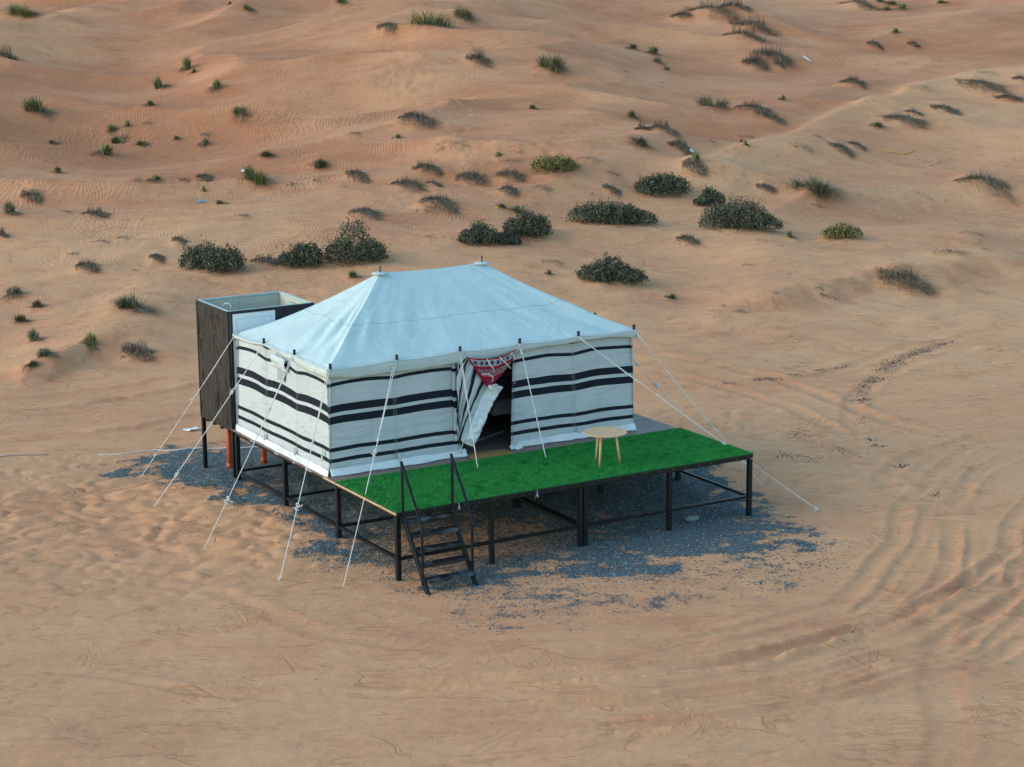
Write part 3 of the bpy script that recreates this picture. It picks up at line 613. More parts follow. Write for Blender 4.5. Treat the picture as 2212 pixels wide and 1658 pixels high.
 ('T', 28.88, 17.01, 0.37, 0.17, 'small sparse dead twig patch right of the big grass mound at far right'),
 ('D', 24.17, 15.28, 1.48, 0.61, 'big drooping grass clump crowning a sand mound at far right'),
 ('T', 21.08, 18.6, 0.35, 0.13, 'nearest small sparse dead twig patch below the largest dark bush on the right'),
 ('T', 17.98, 15.54, 0.19, 0.14, "tiny sparse dead twig patch right of the tent's right end"),
 ('T', 19.57, 15.28, 0.17, 0.11, 'tiny sparse dead twig patch down-right of the largest dark bush on the right'),
 ('T', 21.24, 15.48, 0.31, 0.13, 'second nearest small sparse dead twig patch left of the big grass mound at far right'),
 ('T', 21.23, 15.09, 0.49, 0.21, 'nearest small sparse dead twig patch left of the big grass mound at far right'),
 ('T', 18.05, 14.89, 0.4, 0.15, 'second nearest small sparse dead twig patch below the largest dark bush on the right'),
]

# ---------------------------------------------------------------- helpers
COL = S.collection
def tag(o, label=None, cat=None, group=None, kind=None):
    if label: o['label'] = label
    if cat: o['category'] = cat
    if group: o['group'] = group
    if kind: o['kind'] = kind
    return o
def empty(name, loc, label=None, cat=None, group=None):
    o = bpy.data.objects.new(name, None); o.location = loc; o.empty_display_size = .2; COL.objects.link(o)
    return tag(o, label, cat, group)
def root_loc(p):
    l = Vector((0, 0, 0))
    while p is not None: l += p.location; p = p.parent
    return l
class MB:
    def __init__(s): s.v = []; s.f = []; s.uv = []; s.tone = []
    def add(s, vs, fs, uv=None, tone=None):
        n = len(s.v); s.v += [tuple(v) for v in vs]; s.f += [tuple(i+n for i in f) for f in fs]
        if uv is not None: s.uv += list(uv)
        if tone is not None: s.tone += [tone]*len(vs)
        return s
    def frame(s, c, X, Y, Z, sx, sy, sz):
        c = Vector(c); vs = []
        for a, b, d in ((-1,-1,-1),(1,-1,-1),(1,1,-1),(-1,1,-1),(-1,-1,1),(1,-1,1),(1,1,1),(-1,1,1)):
            vs.append(c+X*(a*sx/2)+Y*(b*sy/2)+Z*(d*sz/2))
        return s.add(vs, ((0,3,2,1),(4,5,6,7),(0,1,5,4),(1,2,6,5),(2,3,7,6),(3,0,4,7)))
    def box(s, x0, x1, y0, y1, z0, z1):
        return s.frame(((x0+x1)/2, (y0+y1)/2, (z0+z1)/2), Vector((1,0,0)), Vector((0,1,0)), Vector((0,0,1)), x1-x0, y1-y0, z1-z0)
    def bar(s, p0, p1, w, h=None, up=(0,0,1)):
        h = h or w; p0 = Vector(p0); p1 = Vector(p1); Z = (p1-p0).normalized(); U = Vector(up)
        if abs(Z.dot(U)) > .98: U = Vector((0,1,0))
        X = U.cross(Z).normalized(); Y = Z.cross(X)
        return s.frame((p0+p1)/2, X, Y, Z, w, h, (p1-p0).length)
    def tube(s, pts, r, n=6, caps=True):
        pts = [Vector(p) for p in pts]; rr = r if hasattr(r, '__len__') else [r]*len(pts)
        rings = []; U = Vector((0,0,1))
        for i, p in enumerate(pts):
            t = (pts[min(i+1, len(pts)-1)]-pts[max(i-1, 0)]).normalized()
            if abs(t.dot(U)) > .95: A = Vector((1,0,0)).cross(t).normalized()
            else: A = U.cross(t).normalized()
            B = t.cross(A)
            rings += [p+(A*math.cos(2*math.pi*k/n)+B*math.sin(2*math.pi*k/n))*rr[i] for k in range(n)]
        fs = []
        for i in range(len(pts)-1):
            for k in range(n): fs.append((i*n+k, i*n+(k+1)%n, (i+1)*n+(k+1)%n, (i+1)*n+k))
        if caps: fs += [tuple(range(n))[::-1], tuple((len(pts)-1)*n+k for k in range(n))]
        return s.add(rings, fs)
    def grid(s, fn, nu, nv, uvfn=None):
        vs = []; uv = []
        for j in range(nv+1):
            for i in range(nu+1):
                a, b = i/nu, j/nv; vs.append(fn(a, b)); uv.append(uvfn(a, b) if uvfn else (a, b))
        fs = [(j*(nu+1)+i, j*(nu+1)+i+1, (j+1)*(nu+1)+i+1, (j+1)*(nu+1)+i) for j in range(nv) for i in range(nu)]
        return s.add(vs, fs, uv)
    def build(s, name, mat, parent=None, smooth=False, bevel=0, thick=0):
        o0 = root_loc(parent); me = bpy.data.meshes.new(name)
        me.from_pydata([(v[0]-o0.x, v[1]-o0.y, v[2]-o0.z) for v in s.v], [], s.f); me.update()
        if s.uv and len(s.uv) == len(s.v):
            L = me.uv_layers.new(name='UVMap'); idx = np.empty(len(me.loops), dtype=np.int32); me.loops.foreach_get('vertex_index', idx)
            L.data.foreach_set('uv', np.array(s.uv, dtype=np.float32)[idx].ravel())
        if s.tone and len(s.tone) == len(s.v):
            at = me.attributes.new('tone', 'FLOAT', 'POINT'); at.data.foreach_set('value', np.array(s.tone, dtype=np.float32))
        if smooth: me.polygons.foreach_set('use_smooth', [True]*len(me.polygons))
        me.materials.append(mat)
        o = bpy.data.objects.new(name, me); COL.objects.link(o)
        if parent is not None: o.parent = parent
        if bevel:
            m = o.modifiers.new('bevel', 'BEVEL'); m.width = bevel; m.segments = 2; m.limit_method = 'ANGLE'
        if thick:
            m = o.modifiers.new('solid', 'SOLIDIFY'); m.thickness = thick; m.offset = 0
        return o
def lathe(mb, c, prof, n=32):
    vs = []; fs = []
    for r, z in prof:
        vs += [(c[0]+r*math.cos(2*math.pi*k/n), c[1]+r*math.sin(2*math.pi*k/n), c[2]+z) for k in range(n)]
    for i in range(len(prof)-1):
        for k in range(n): fs.append((i*n+k, i*n+(k+1)%n, (i+1)*n+(k+1)%n, (i+1)*n+k))
    fs += [tuple(range(n))[::-1], tuple((len(prof)-1)*n+k for k in range(n))]
    return mb.add(vs, fs)
# ---------------------------------------------------------------- materials
class NT:
    def __init__(s, name, rough=.8, spec=.3):
        s.m = bpy.data.materials.new(name); s.m.use_nodes = True; s.t = s.m.node_tree
        s.b = s.t.nodes['Principled BSDF']; s.b.inputs['Roughness'].default_value = rough
        s.b.inputs['Specular IOR Level'].default_value = spec
        s.tc = s.t.nodes.new('ShaderNodeTexCoord')
    def n(s, ty, **k):
        x = s.t.nodes.new(ty)
        for a, b in k.items(): setattr(x, a, b)
        return x
    def put(s, sock, v):
        if v is None: return
        if isinstance(v, (int, float)): sock.default_value = v
        elif isinstance(v, tuple): sock.default_value = v if len(v) != 3 or len(sock.default_value) == 3 else (*v, 1)
        else: s.t.links.new(v, sock)
    def math(s, op, a, b=None, c=None, clamp=False):
        x = s.n('ShaderNodeMath', operation=op, use_clamp=clamp); s.put(x.inputs[0], a); s.put(x.inputs[1], b); s.put(x.inputs[2], c); return x.outputs[0]
    def noise(s, scale, detail=3, rough=.5, vec=None, dist=0):
        x = s.n('ShaderNodeTexNoise'); x.inputs['Scale'].default_value = scale; x.inputs['Detail'].default_value = detail
        x.inputs['Roughness'].default_value = rough; x.inputs['Distortion'].default_value = dist
        s.put(x.inputs['Vector'], vec if vec is not None else s.tc.outputs['Object']); return x.outputs['Fac']
    def mapping(s, scale=(1,1,1), rot=(0,0,0), loc=(0,0,0), vec=None):
        x = s.n('ShaderNodeMapping'); x.inputs['Scale'].default_value = scale; x.inputs['Rotation'].default_value = rot; x.inputs['Location'].default_value = loc
        s.put(x.inputs['Vector'], vec if vec is not None else s.tc.outputs['Object']); return x.outputs[0]
    def ramp(s, fac, stops, interp='LINEAR'):
        x = s.n('ShaderNodeValToRGB'); x.color_ramp.interpolation = interp; e = x.color_ramp.elements
        while len(e) < len(stops): e.new(.5)
        for i, (p, c) in enumerate(stops):
            e[i].position = p; e[i].color = (*c, 1) if hasattr(c, '__len__') else (c, c, c, 1)
        s.put(x.inputs[0], fac); return x.outputs[0]
    def rng(s, v, a, b, c=0, d=1):
        x = s.n('ShaderNodeMapRange'); s.put(x.inputs[0], v)
        for i, q in enumerate((a, b, c, d)): x.inputs[i+1].default_value = q
        return x.outputs[0]
    def mix(s, fac, a, b, bt='MIX'):
        x = s.n('ShaderNodeMix', data_type='RGBA', blend_type=bt); s.put(x.inputs[0], fac); s.put(x.inputs[6], a); s.put(x.inputs[7], b); return x.outputs[2]
    def attr(s, name): return s.n('ShaderNodeAttribute', attribute_name=name).outputs['Fac']
    def color(s, c): s.put(s.b.inputs['Base Color'], c); return s
    def bump(s, h, dist=.01, strength=1):
        x = s.n('ShaderNodeBump'); x.inputs['Distance'].default_value = dist; x.inputs['Strength'].default_value = strength
        s.put(x.inputs['Height'], h); s.t.links.new(x.outputs[0], s.b.inputs['Normal']); return s
def plain(name, c, rough=.7, var=.15, scale=8, spec=.3, metal=0, bump=0, bscale=40):
    m = NT(name, rough, spec); m.b.inputs['Metallic'].default_value = metal
    n = m.noise(scale, 4, .6)
    m.color(m.mix(m.rng(n, .3, .7), tuple(x*(1-var) for x in c), tuple(min(1, x*(1+var)) for x in c)))
    if bump: m.bump(m.noise(bscale, 3), bump)
    return m.m
def tone_mat(name, stops, rough=.8, sub=0):
    m = NT(name, rough, .2); m.color(m.ramp(m.attr('tone'), stops)); return m.m

# sand
sm = NT('sand', .95, .12)
red = sm.attr('red'); grav = sm.attr('grav'); trod = sm.attr('trod')
va = sm.mapping(rot=(0, 0, .5309-.06))          # axis along / across the wind
big = sm.noise(.16, 4, .6, va); med = sm.noise(1.3, 5, .62, sm.mapping(scale=(.6, 1.3, 1), rot=(0, 0, .15), vec=va)); fine = sm.noise(38, 3, .7)
k = sm.math('ADD', sm.math('MULTIPLY', red, .80), sm.math('MULTIPLY', sm.rng(med, .35, .75), .34))
k = sm.math('ADD', k, sm.math('MULTIPLY', sm.rng(big, .35, .7), .30))
sandc = sm.ramp(k, [(0, (.675, .379, .200)), (.35, (.64, .330, .166)), (.7, (.565, .255, .130)), (1, (.47, .185, .086))])
sandc = sm.mix(sm.math('MULTIPLY', sm.rng(fine, .35, .75), .34), sandc, (.36, .23, .15))
# thin wandering lines of coarse red grains left by the wind
def wlines(sc, st, rot, wid, lvl, bsc, b0, b1, loc):
    w_ = sm.noise(sc, 3, .5, sm.mapping(scale=st, rot=(0, 0, rot), loc=loc, vec=va), .9)
    l_ = sm.math('SUBTRACT', 1, sm.math('MULTIPLY', sm.math('ABSOLUTE', sm.math('SUBTRACT', w_, lvl)), wid), clamp=True)
    return sm.math('MULTIPLY', l_, sm.rng(sm.noise(bsc, 3, .6, sm.mapping(loc=loc)), b0, b1))
la = wlines(1.15, (.38, 1.0, 1), .42, 40, .50, .9, .47, .56, (0, 0, 0))
lb = wlines(2.6, (.35, 1.2, 1), .22, 26, .46, .6, .51, .66, (7, 3, 0))
lc_ = wlines(4.0, (.8, .6, 1), .7, 16, .54, .5, .55, .70, (17, 5, 0))
lines = sm.math('MULTIPLY', sm.math('ADD', sm.math('ADD', la, lb), lc_, clamp=True), sm.math('SUBTRACT', 1, sm.math('MULTIPLY', grav, 2), clamp=True))
sandc = sm.mix(sm.math('MULTIPLY', lines, .44), sandc, (.40, .16, .07))
tonev = sm.noise(3.0, 5, .7, sm.mapping(scale=(.6, 1.1, 1), rot=(0, 0, .2), vec=va))
sandc = sm.mix(sm.math('MULTIPLY', sm.rng(tonev, .45, .75), .30), sandc, (.45, .27, .165))
# pebble-grey gravel between the grains
gn = sm.noise(34, 2, .6); gn2 = sm.noise(13, 3, .6)
thr = sm.math('ADD', sm.math('MULTIPLY', gn, .55), sm.math('MULTIPLY', gn2, .45))
gm = sm.rng(sm.math('ADD', thr, sm.math('MULTIPLY', sm.math('SUBTRACT', grav, .5), .42)), .48, .54)
gm = sm.math('MULTIPLY', gm, sm.rng(grav, .02, .15))
gcol = sm.ramp(sm.noise(60, 2, .8), [(.3, (.026, .046, .052)), (.55, (.076, .122, .134)), (.75, (.19, .30, .33))])
allc = sm.mix(sm.math('MULTIPLY', gm, .93), sandc, gcol)
sm.color(allc)
# ripples: crest lines whose run wanders from place to place
wob = sm.n('ShaderNodeTexNoise'); wob.inputs['Scale'].default_value = .35; wob.inputs['Detail'].default_value = 2; sm.put(wob.inputs['Vector'], va)
wadd = sm.n('ShaderNodeVectorMath', operation='MULTIPLY_ADD'); sm.put(wadd.inputs[0], wob.outputs['Color']); wadd.inputs[1].default_value = (3.4, 2.2, 0); sm.put(wadd.inputs[2], va)
def ripple(rot, wl, dist, ds):
    w = sm.n('ShaderNodeTexWave'); w.wave_type = 'BANDS'; w.bands_direction = 'X'; w.wave_profile = 'SIN'
    w.inputs['Scale'].default_value = .314/wl; w.inputs['Distortion'].default_value = dist; w.inputs['Detail'].default_value = 2; w.inputs['Detail Scale'].default_value = ds
    sm.put(w.inputs['Vector'], sm.mapping(rot=(0, 0, rot), vec=wadd.outputs[0])); return w.outputs['Fac']
ra = ripple(.30, .15, 3.6, 1.5); rb = ripple(1.50, .115, 2.4, 1.0); rc = ripple(1.25, .26, 6.0, 1.0)
sel = sm.attr('rsel')
rip = sm.mix(sel, ra, rb)
patch = sm.math('MULTIPLY', sm.rng(sm.noise(.30, 4, .65), .38, .62), sm.attr('ripm'))
amt = sm.math('MULTIPLY', sm.math('MULTIPLY', patch, sm.math('SUBTRACT', 1, sm.math('MULTIPLY', trod, 1.0), clamp=True)), sm.math('SUBTRACT', 1, grav, clamp=True))
h = sm.math('MULTIPLY', sm.math('MULTIPLY', rip, amt), .46)
rc2 = sm.math('MULTIPLY', sm.math('MULTIPLY', rc, sm.rng(sm.noise(.18, 3, .6, sm.mapping(loc=(20, 9, 0))), .50, .64)), .5)
h = sm.math('ADD', h, sm.math('MULTIPLY', rc2, sm.math('SUBTRACT', 1, grav, clamp=True)))
h = sm.math('SUBTRACT', h, sm.math('MULTIPLY', lines, .40))
h = sm.math('ADD', h, sm.math('MULTIPLY', sm.noise(7, 5, .65, sm.mapping(scale=(.75, 1.2, 1), rot=(0, 0, .2), vec=va)), .9))
h = sm.math('ADD', h, sm.math('MULTIPLY', fine, .34))
h = sm.math('ADD', h, sm.math('MULTIPLY', sm.math('MULTIPLY', gn, gm), 1.0))
sm.bump(h, .026, 1.0)
M_SAND = sm.m

M_STEEL = NT('black_paint', .40, .28)
M_STEEL.color(M_STEEL.mix(M_STEEL.rng(M_STEEL.noise(3.5, 5, .65), .55, .85), (.005, .008, .012), (.016, .024, .030))).bump(M_STEEL.noise(60, 2), .0008)
M_STEEL = M_STEEL.m
M_BOARD = NT('deck_board', .5, .35)
M_BOARD.color(M_BOARD.mix(M_BOARD.noise(2.5, 5, .65, M_BOARD.mapping(scale=(.3, 3, 1))), (.135, .085, .072), (.25, .18, .155))); M_BOARD = M_BOARD.m
M_PLY = plain('plywood_edge', (.48, .33, .19), .8, .2, 12)
M_WOOD = NT('pale_wood', .5, .35)
wv_ = M_WOOD.noise(5, 4, .6, M_WOOD.mapping(scale=(.6, 7, 7)))
M_WOOD.color(M_WOOD.mix(M_WOOD.rng(wv_, .3, .7), (.50, .33, .17), (.66, .47, .27))); M_WOOD = M_WOOD.m
M_ROPE = NT('white_rope', .85, .2)
M_ROPE.color(M_ROPE.mix(M_ROPE.noise(25, 3), (.50, .50, .48), (.80, .80, .79))).bump(M_ROPE.noise(120, 2), .002); M_ROPE = M_ROPE.m
M_SKIRT = NT('white_tarpaulin', .45, .4)
M_SKIRT.color(M_SKIRT.mix(M_SKIRT.rng(M_SKIRT.noise(3, 5, .6), .35, .7), (.74, .78, .80), (.56, .60, .62))).bump(M_SKIRT.noise(9, 5, .7), .02); M_SKIRT = M_SKIRT.m
M_DARK = plain('dark_iron', (.02, .022, .025), .5, .3)
STR = [(.222, .292), (.42, .49), (.90, 1.035), (1.10, 1.232), (1.565, 1.632), (1.79, 1.86)]
def canvas(name, base, dark, striped):
    m = NT(name, .9, .15)
    uv = m.n('ShaderNodeSeparateXYZ'); m.put(uv.inputs[0], m.tc.outputs['UV'])
    weave = m.noise(160, 2, .6); dirt = m.noise(1.4, 6, .65); stain = m.noise(5, 5, .7, m.mapping(scale=(1, 1, .4)))
    c = m.mix(m.rng(dirt, .35, .75), base, dark)
    c = m.mix(m.math('MULTIPLY', m.rng(stain, .55, .8), .35), c, tuple(x*.72 for x in dark))
    if striped:
        wob_ = m.math('MULTIPLY', m.math('SUBTRACT', m.noise(2.2, 2), .5), .012)
        v = m.math('ADD', uv.outputs['Y'], wob_)
        stops = [(0, 0)]
        for a, b in STR: stops += [(a/2, 1), (b/2, 0)]
        k = m.ramp(m.math('DIVIDE', v, 2.0), stops, 'CONSTANT')
        c = m.mix(k, c, m.mix(m.rng(m.noise(30, 3, .7), .3, .8), (.008, .011, .019), (.022, .027, .038)))
        for sx in (1,):
            fr = m.math('FRACT', m.math('ADD', uv.outputs['X'], .5)); d = m.math('ABSOLUTE', m.math('SUBTRACT', fr, .5))
            band = m.math('LESS_THAN', d, .022); line = m.math('LESS_THAN', m.math('ABSOLUTE', m.math('SUBTRACT', d, .022)), .0035)
            c = m.mix(m.math('MULTIPLY', band, .10), c, (.30, .30, .29)); c = m.mix(m.math('MULTIPLY', line, .45), c, (.22, .22, .21))
    else:
        # stitched joins of the roof cloth
        y = uv.outputs['Y']; x = uv.outputs['X']
        l1 = m.math('LESS_THAN', m.math('ABSOLUTE', m.math('SUBTRACT', y, .47)), .0035)
        d = m.math('ABSOLUTE', m.math('SUBTRACT', m.math('FRACT', m.math('ADD', x, .5)), .5)); l2 = m.math('LESS_THAN', d, .006)
        l3 = m.math('LESS_THAN', m.math('ABSOLUTE', m.math('SUBTRACT', y, .022)), .003)
        c = m.mix(m.math('MULTIPLY', m.math('MAXIMUM', m.math('MAXIMUM', l1, l3), m.math('MULTIPLY', l2, .35)), .5), c, (.22, .22, .22))
        sp = m.math('GREATER_THAN', m.noise(9, 2, .5), .77)
        c = m.mix(m.math('MULTIPLY', sp, .35), c, (.3, .29, .27))
    m.color(c)
    cr = m.noise(2.6, 5, .6, m.mapping(scale=(1, 1, 1)), .8)
    dg = m.noise(2.2, 3, .5, m.mapping(rot=(0, .75, 0), scale=(.6, 1, 3.4)), .3)
    hh = m.math('ADD', m.math('MULTIPLY', cr, .7), m.math('MULTIPLY', dg, .8 if striped else .3)); hh = m.math('ADD', hh, m.math('MULTIPLY', weave, .05))
    m.bump(hh, .055 if striped else .05, .9)
    return m.m
M_CANVAS = canvas('striped_canvas', (.495, .545, .565), (.425, .47, .49), True)
M_ROOF = canvas('roof_canvas', (.50, .635, .64), (.44, .565, .575), False)
M_VAL = NT('valance_canvas', .9, .15)
M_VAL.color(M_VAL.mix(M_VAL.rng(M_VAL.noise(3, 5, .65), .3, .75), (.50, .57, .565), (.43, .495, .495))).bump(M_VAL.noise(7, 4, .6, None, .6), .02); M_VAL = M_VAL.m

# ---------------------------------------------------------------- ground
def ground():
    dense_v = 20*np.exp(np.linspace(0, math.log(128/20), 960)); dense_s = np.linspace(-.345, .345, 1040)
    v = np.concatenate([np.array([-3.5, 0, 5, 10, 15, 18]), dense_v, np.array([131, 136, 144, 158, 180, 220, 300, 450, 700])])
    s = np.concatenate([-np.array([9, 5, 3, 2, 1.4, 1, .75, .6, .5, .44, .40, .37]), dense_s, np.array([.37, .40, .44, .5, .6, .75, 1, 1.4, 2, 3, 5, 9])])
    V, Sg = np.meshgrid(v, s, indexing='ij'); U = Sg*(V+5)
    X = CAM[0]+FW[0]*V+RT[0]*U; Y = CAM[1]+FW[1]*V+RT[1]*U
    Z, red, dist = terrain(X, Y, MOUNDS, True)
    gr = gravel_density(X, Y)
    Z = Z+.03*gr*(.6+.8*gnoise(X/.5, Y/.5, 301))+.012*gr*gnoise(X/.12, Y/.12, 302)
    nv, ns = V.shape; me = bpy.data.meshes.new('sand_ground')
    me.vertices.add(nv*ns); me.vertices.foreach_set('co', np.stack([X, Y, Z], -1).astype(np.float32).ravel())
    i = np.arange((nv-1)*ns).reshape(nv-1, ns)[:, :-1].ravel(); q = np.stack([i, i+1, i+ns+1, i+ns], -1).astype(np.int32)
    me.loops.add(q.size); me.loops.foreach_set('vertex_index', q.ravel())
    me.polygons.add(len(q)); me.polygons.foreach_set('loop_start', np.arange(0, q.size, 4, dtype=np.int32))
    me.polygons.foreach_set('use_smooth', np.ones(len(q), dtype=bool))
    me.update(calc_edges=True)
    lw = gnoise(U/8, V/8, 311)
    ripm = np.clip(.30+.25*sstep(2, 9, U)+.75*sstep(52, 62, V)*(1-.45*sstep(80, 92, V))+.7*sstep(4, 12, U+3*lw)*sstep(30, 40, V), 0, 1)*(1-.6*sstep(90, 110, V))
    rsel = np.clip(sstep(-6, 3, U+4*lw)+sstep(82, 88, V+4*lw)+sstep(50, 44, V), 0, 1)
    for n, a in (('red', red), ('grav', gr), ('trod', dist), ('ripm', ripm), ('rsel', rsel)):
        at = me.attributes.new(n, 'FLOAT', 'POINT'); at.data.foreach_set('value', a.astype(np.float32).ravel())
    me.materials.append(M_SAND); o = bpy.data.objects.new('sand_ground', me); COL.objects.link(o); o['kind'] = 'structure'
    def gz(x, y):
        x = np.asarray(x, float); y = np.asarray(y, float); u, vv = uv_of(x, y); ss = u/(vv+5)
        fi = np.interp(vv, v, np.arange(len(v))); fj = np.interp(ss, s, np.arange(len(s)))
        i0 = np.clip(fi.astype(int), 0, len(v)-2); j0 = np.clip(fj.astype(int), 0, len(s)-2); a = fi-i0; b = fj-j0
        return (Z[i0, j0]*(1-a)*(1-b)+Z[i0+1, j0]*a*(1-b)+Z[i0, j0+1]*(1-a)*b+Z[i0+1, j0+1]*a*b)
    return gz
GZ = ground()
def gz1(x, y): return float(GZ([x], [y])[0])

def stones(name, x, y, size, mat, label, cat, flat=.6):
    """many small faceted pebbles as one mesh"""
    n = len(x); z = GZ(x, y)
    base = np.array([(1,0,0),(-.5,.87,0),(-.5,-.87,0),(.15,.1,1)], float); fc = np.array([(0,1,3),(1,2,3),(2,0,3)])
    a = RNG.rand(n)*6.283; ca, sa = np.cos(a), np.sin(a); sz = size
    st = .6+.8*RNG.rand(n)
    bx = base[None, :, 0]*sz[:, None]*st[:, None]; by = base[None, :, 1]*sz[:, None]
    P = np.stack([x[:, None]+bx*ca[:, None]-by*sa[:, None], y[:, None]+bx*sa[:, None]+by*ca[:, None], z[:, None]-.1*sz[:, None]+base[None, :, 2]*sz[:, None]*flat], -1)
    F = (fc[None]+4*np.arange(n)[:, None, None]).reshape(-1, 3).astype(np.int32)
    me = bpy.data.meshes.new(name); me.vertices.add(n*4); me.vertices.foreach_set('co', P.astype(np.float32).ravel())
    me.loops.add(F.size); me.loops.foreach_set('vertex_index', F.ravel()); me.polygons.add(len(F)); me.polygons.foreach_set('loop_start', np.arange(0, F.size, 3, dtype=np.int32))
    me.update(calc_edges=True); at = me.attributes.new('tone', 'FLOAT', 'POINT'); at.data.foreach_set('value', np.repeat(RNG.rand(n), 4).astype(np.float32))
    me.materials.append(mat); o = bpy.data.objects.new(name, me); COL.objects.link(o); tag(o, label, cat, None, 'stuff'); return o
M_GRAVEL = tone_mat('gravel_stone', [(0, (.022, .040, .046)), (.4, (.068, .112, .124)), (.9, (.19, .30, .33)), (1, (.5, .55, .55))])
M_DROP = tone_mat('dark_pebble', [(0, (.018, .016, .016)), (.7, (.06, .055, .06)), (1, (.16, .14, .13))])
gx = RNG.uniform(-5.5, 11.5, 260000); gy = RNG.uniform(-4.8, 10.5, 260000)
keep = RNG.rand(len(gx)) < gravel_density(gx, gy)**1.1*.75
gx, gy = gx[keep], gy[keep]
stones('gravel', gx, gy, .011+.016*RNG.rand(len(gx))**2, M_GRAVEL, 'blue-grey gravel spread under and around the raised platform', 'gravel')
px_, py_, ps_ = [], [], []
for x0, y0, x1, y1, w, n in PEBBLES:
    t = RNG.rand(n); px_.append(x0+(x1-x0)*t+RNG.randn(n)*w*.5); py_.append(y0+(y1-y0)*t+RNG.randn(n)*w*.5)
    far_ = math.hypot(x0-CAM[0], y0-CAM[1]); ps_.append((.013+.014*RNG.rand(n))*max(1, far_/55))
px_, py_, ps_ = map(np.concatenate, (px_, py_, ps_))
nn = 1500; u = RNG.uniform(-22, 24, nn); vv = RNG.uniform(26, 84, nn)
px_ = np.concatenate([px_, CAM[0]+FW[0]*vv+RT[0]*u]); py_ = np.concatenate([py_, CAM[1]+FW[1]*vv+RT[1]*u]); ps_ = np.concatenate([ps_, .008+.018*RNG.rand(nn)**2])
stones('scattered_pebbles', px_, py_, ps_, M_DROP, 'dark pebbles and droppings strewn in trails over the open sand', 'pebbles')

# ---------------------------------------------------------------- platform
H = 1.15; L = 7.2157; ROWS = (0.0, 2.235, 4.44, 6.64); PX = (0.0, 1.79, 3.6, 5.42, 7.2157)
plat = empty('platform', (0, 0, 0), 'raised black steel platform with brown deck board, standing on gravel', 'platform')
MB().box(-.02, L+.0, -.02, 6.82, H-.022, H).build('deck_panel', M_BOARD, plat)
MB().box(-.034, -.0205, -.03, 2.72, H-.03, H+.004).build('plywood_edge', M_PLY, plat)
MB().box(-.02, L+.0, -.032, -.0215, H-.062, H-.001).build('edge_angle', M_STEEL, plat)
for y in ROWS: MB().box(-.0, L-.04, y-.0, y+.06, H-.085, H-.024).build('beam', M_STEEL, plat)
for x in (-.0, 1.79, 3.55, 3.66, 5.42, L-.06):
    for a, b in zip(ROWS[:-1], ROWS[1:]): MB().box(x, x+.055, a+.063, b-.003, H-.082, H-.026).build('joist', M_STEEL, plat)
for j, y in enumerate(ROWS):
    for i, x in enumerate(PX):
        xs = [x] if i != 2 else [x-.05, x+.05]
        for xx in xs:
            x0 = min(max(xx-.035, -.012), L-.068)
            MB().box(x0, x0+.078, y-.012, y+.07, gz1(x0, y)-.15, H-.088).build('post', M_STEEL, plat, bevel=.004)
    for a, b in ((.07, 3.5), (3.70, L-.07)):
        MB().box(a, b, y+.004, y+.054, .335, .385).build('rail', M_STEEL, plat)
for x in (.002, 3.525, 3.63, L-.055):
    for a, b in zip(ROWS[:-1], ROWS[1:]): MB().box(x, x+.05, a+.073, b-.015, .333, .383).build('rail', M_STEEL, plat)
# artificial turf: mat and tufts
turf = empty('artificial_turf', (3.6, 1.1, H), 'bright green artificial turf mat laid over the front of the platform', 'turf')
M_MAT = plain('turf_backing', (.012, .05, .018), .9)
M_TURF = NT('turf_blades', .55, .3)
tn = M_TURF.noise(1.6, 4, .6); tt = M_TURF.math('ADD', M_TURF.math('MULTIPLY', M_TURF.math('ADD', M_TURF.attr('tone'), .45), .55), M_TURF.math('MULTIPLY', tn, .18))
M_TURF.color(M_TURF.ramp(tt, [(.1, (.005, .12, .022)), (.5, (.010, .24, .036)), (.95, (.028, .31, .055))])); M_TURF = M_TURF.m
MB().box(-.012, L+.02, -.03, 2.265, H+.001, H+.012).build('turf_mat', M_MAT, turf)
def blades(x, y, z, dx, dy, h, w, tone, name, mat, parent):
    n = len(x); a = RNG.rand(n)*6.283; wx, wy = np.cos(a)*w/2, np.sin(a)*w/2
    o0 = root_loc(parent)
    P = np.stack([np.stack([x-wx, y-wy, z], -1), np.stack([x+wx, y+wy, z], -1), np.stack([x+dx, y+dy, z+h], -1)], 1)-np.array(o0)[None, None]
    me = bpy.data.meshes.new(name); me.vertices.add(n*3); me.vertices.foreach_set('co', P.astype(np.float32).ravel())
    me.loops.add(n*3); me.loops.foreach_set('vertex_index', np.arange(n*3, dtype=np.int32)); me.polygons.add(n); me.polygons.foreach_set('loop_start', np.arange(0, n*3, 3, dtype=np.int32))
    me.update(calc_edges=True); at = me.attributes.new('tone', 'FLOAT', 'POINT'); at.data.foreach_set('value', np.repeat(tone, 3).astype(np.float32))
    me.materials.append(mat); o = bpy.data.objects.new(name, me); COL.objects.link(o); o.parent = parent; o['kind'] = 'stuff'; return o
nb = 150000
bx = RNG.uniform(-.015, L+.025, nb); by = RNG.uniform(-.03, 2.27, nb)
lean = gnoise(bx/.25, by/.25, 401)*3+1.1
edge = np.clip((.0-by)/.03, 0, 1)
blades(bx, by, H+.008-.055*edge*RNG.rand(nb), np.cos(lean)*.02*RNG.rand(nb), np.sin(lean)*.02*RNG.rand(nb)-.035*edge, .022+.016*RNG.rand(nb)-.02*edge, .009, np.clip(RNG.rand(nb)*.8+.1+.12*gnoise(bx/.09, by/.09, 402), 0, 1), 'grass_pile', M_TURF, turf)
# screw heads along the front edge
scr = MB()
for i in range(26): scr.box(.12+i*.28, .135+i*.28, -.036, -.0305, H-.04, H-.026)
scr.build('screw_heads', plain('zinc', (.16, .18, .18), .5), turf)['kind'] = 'stuff'
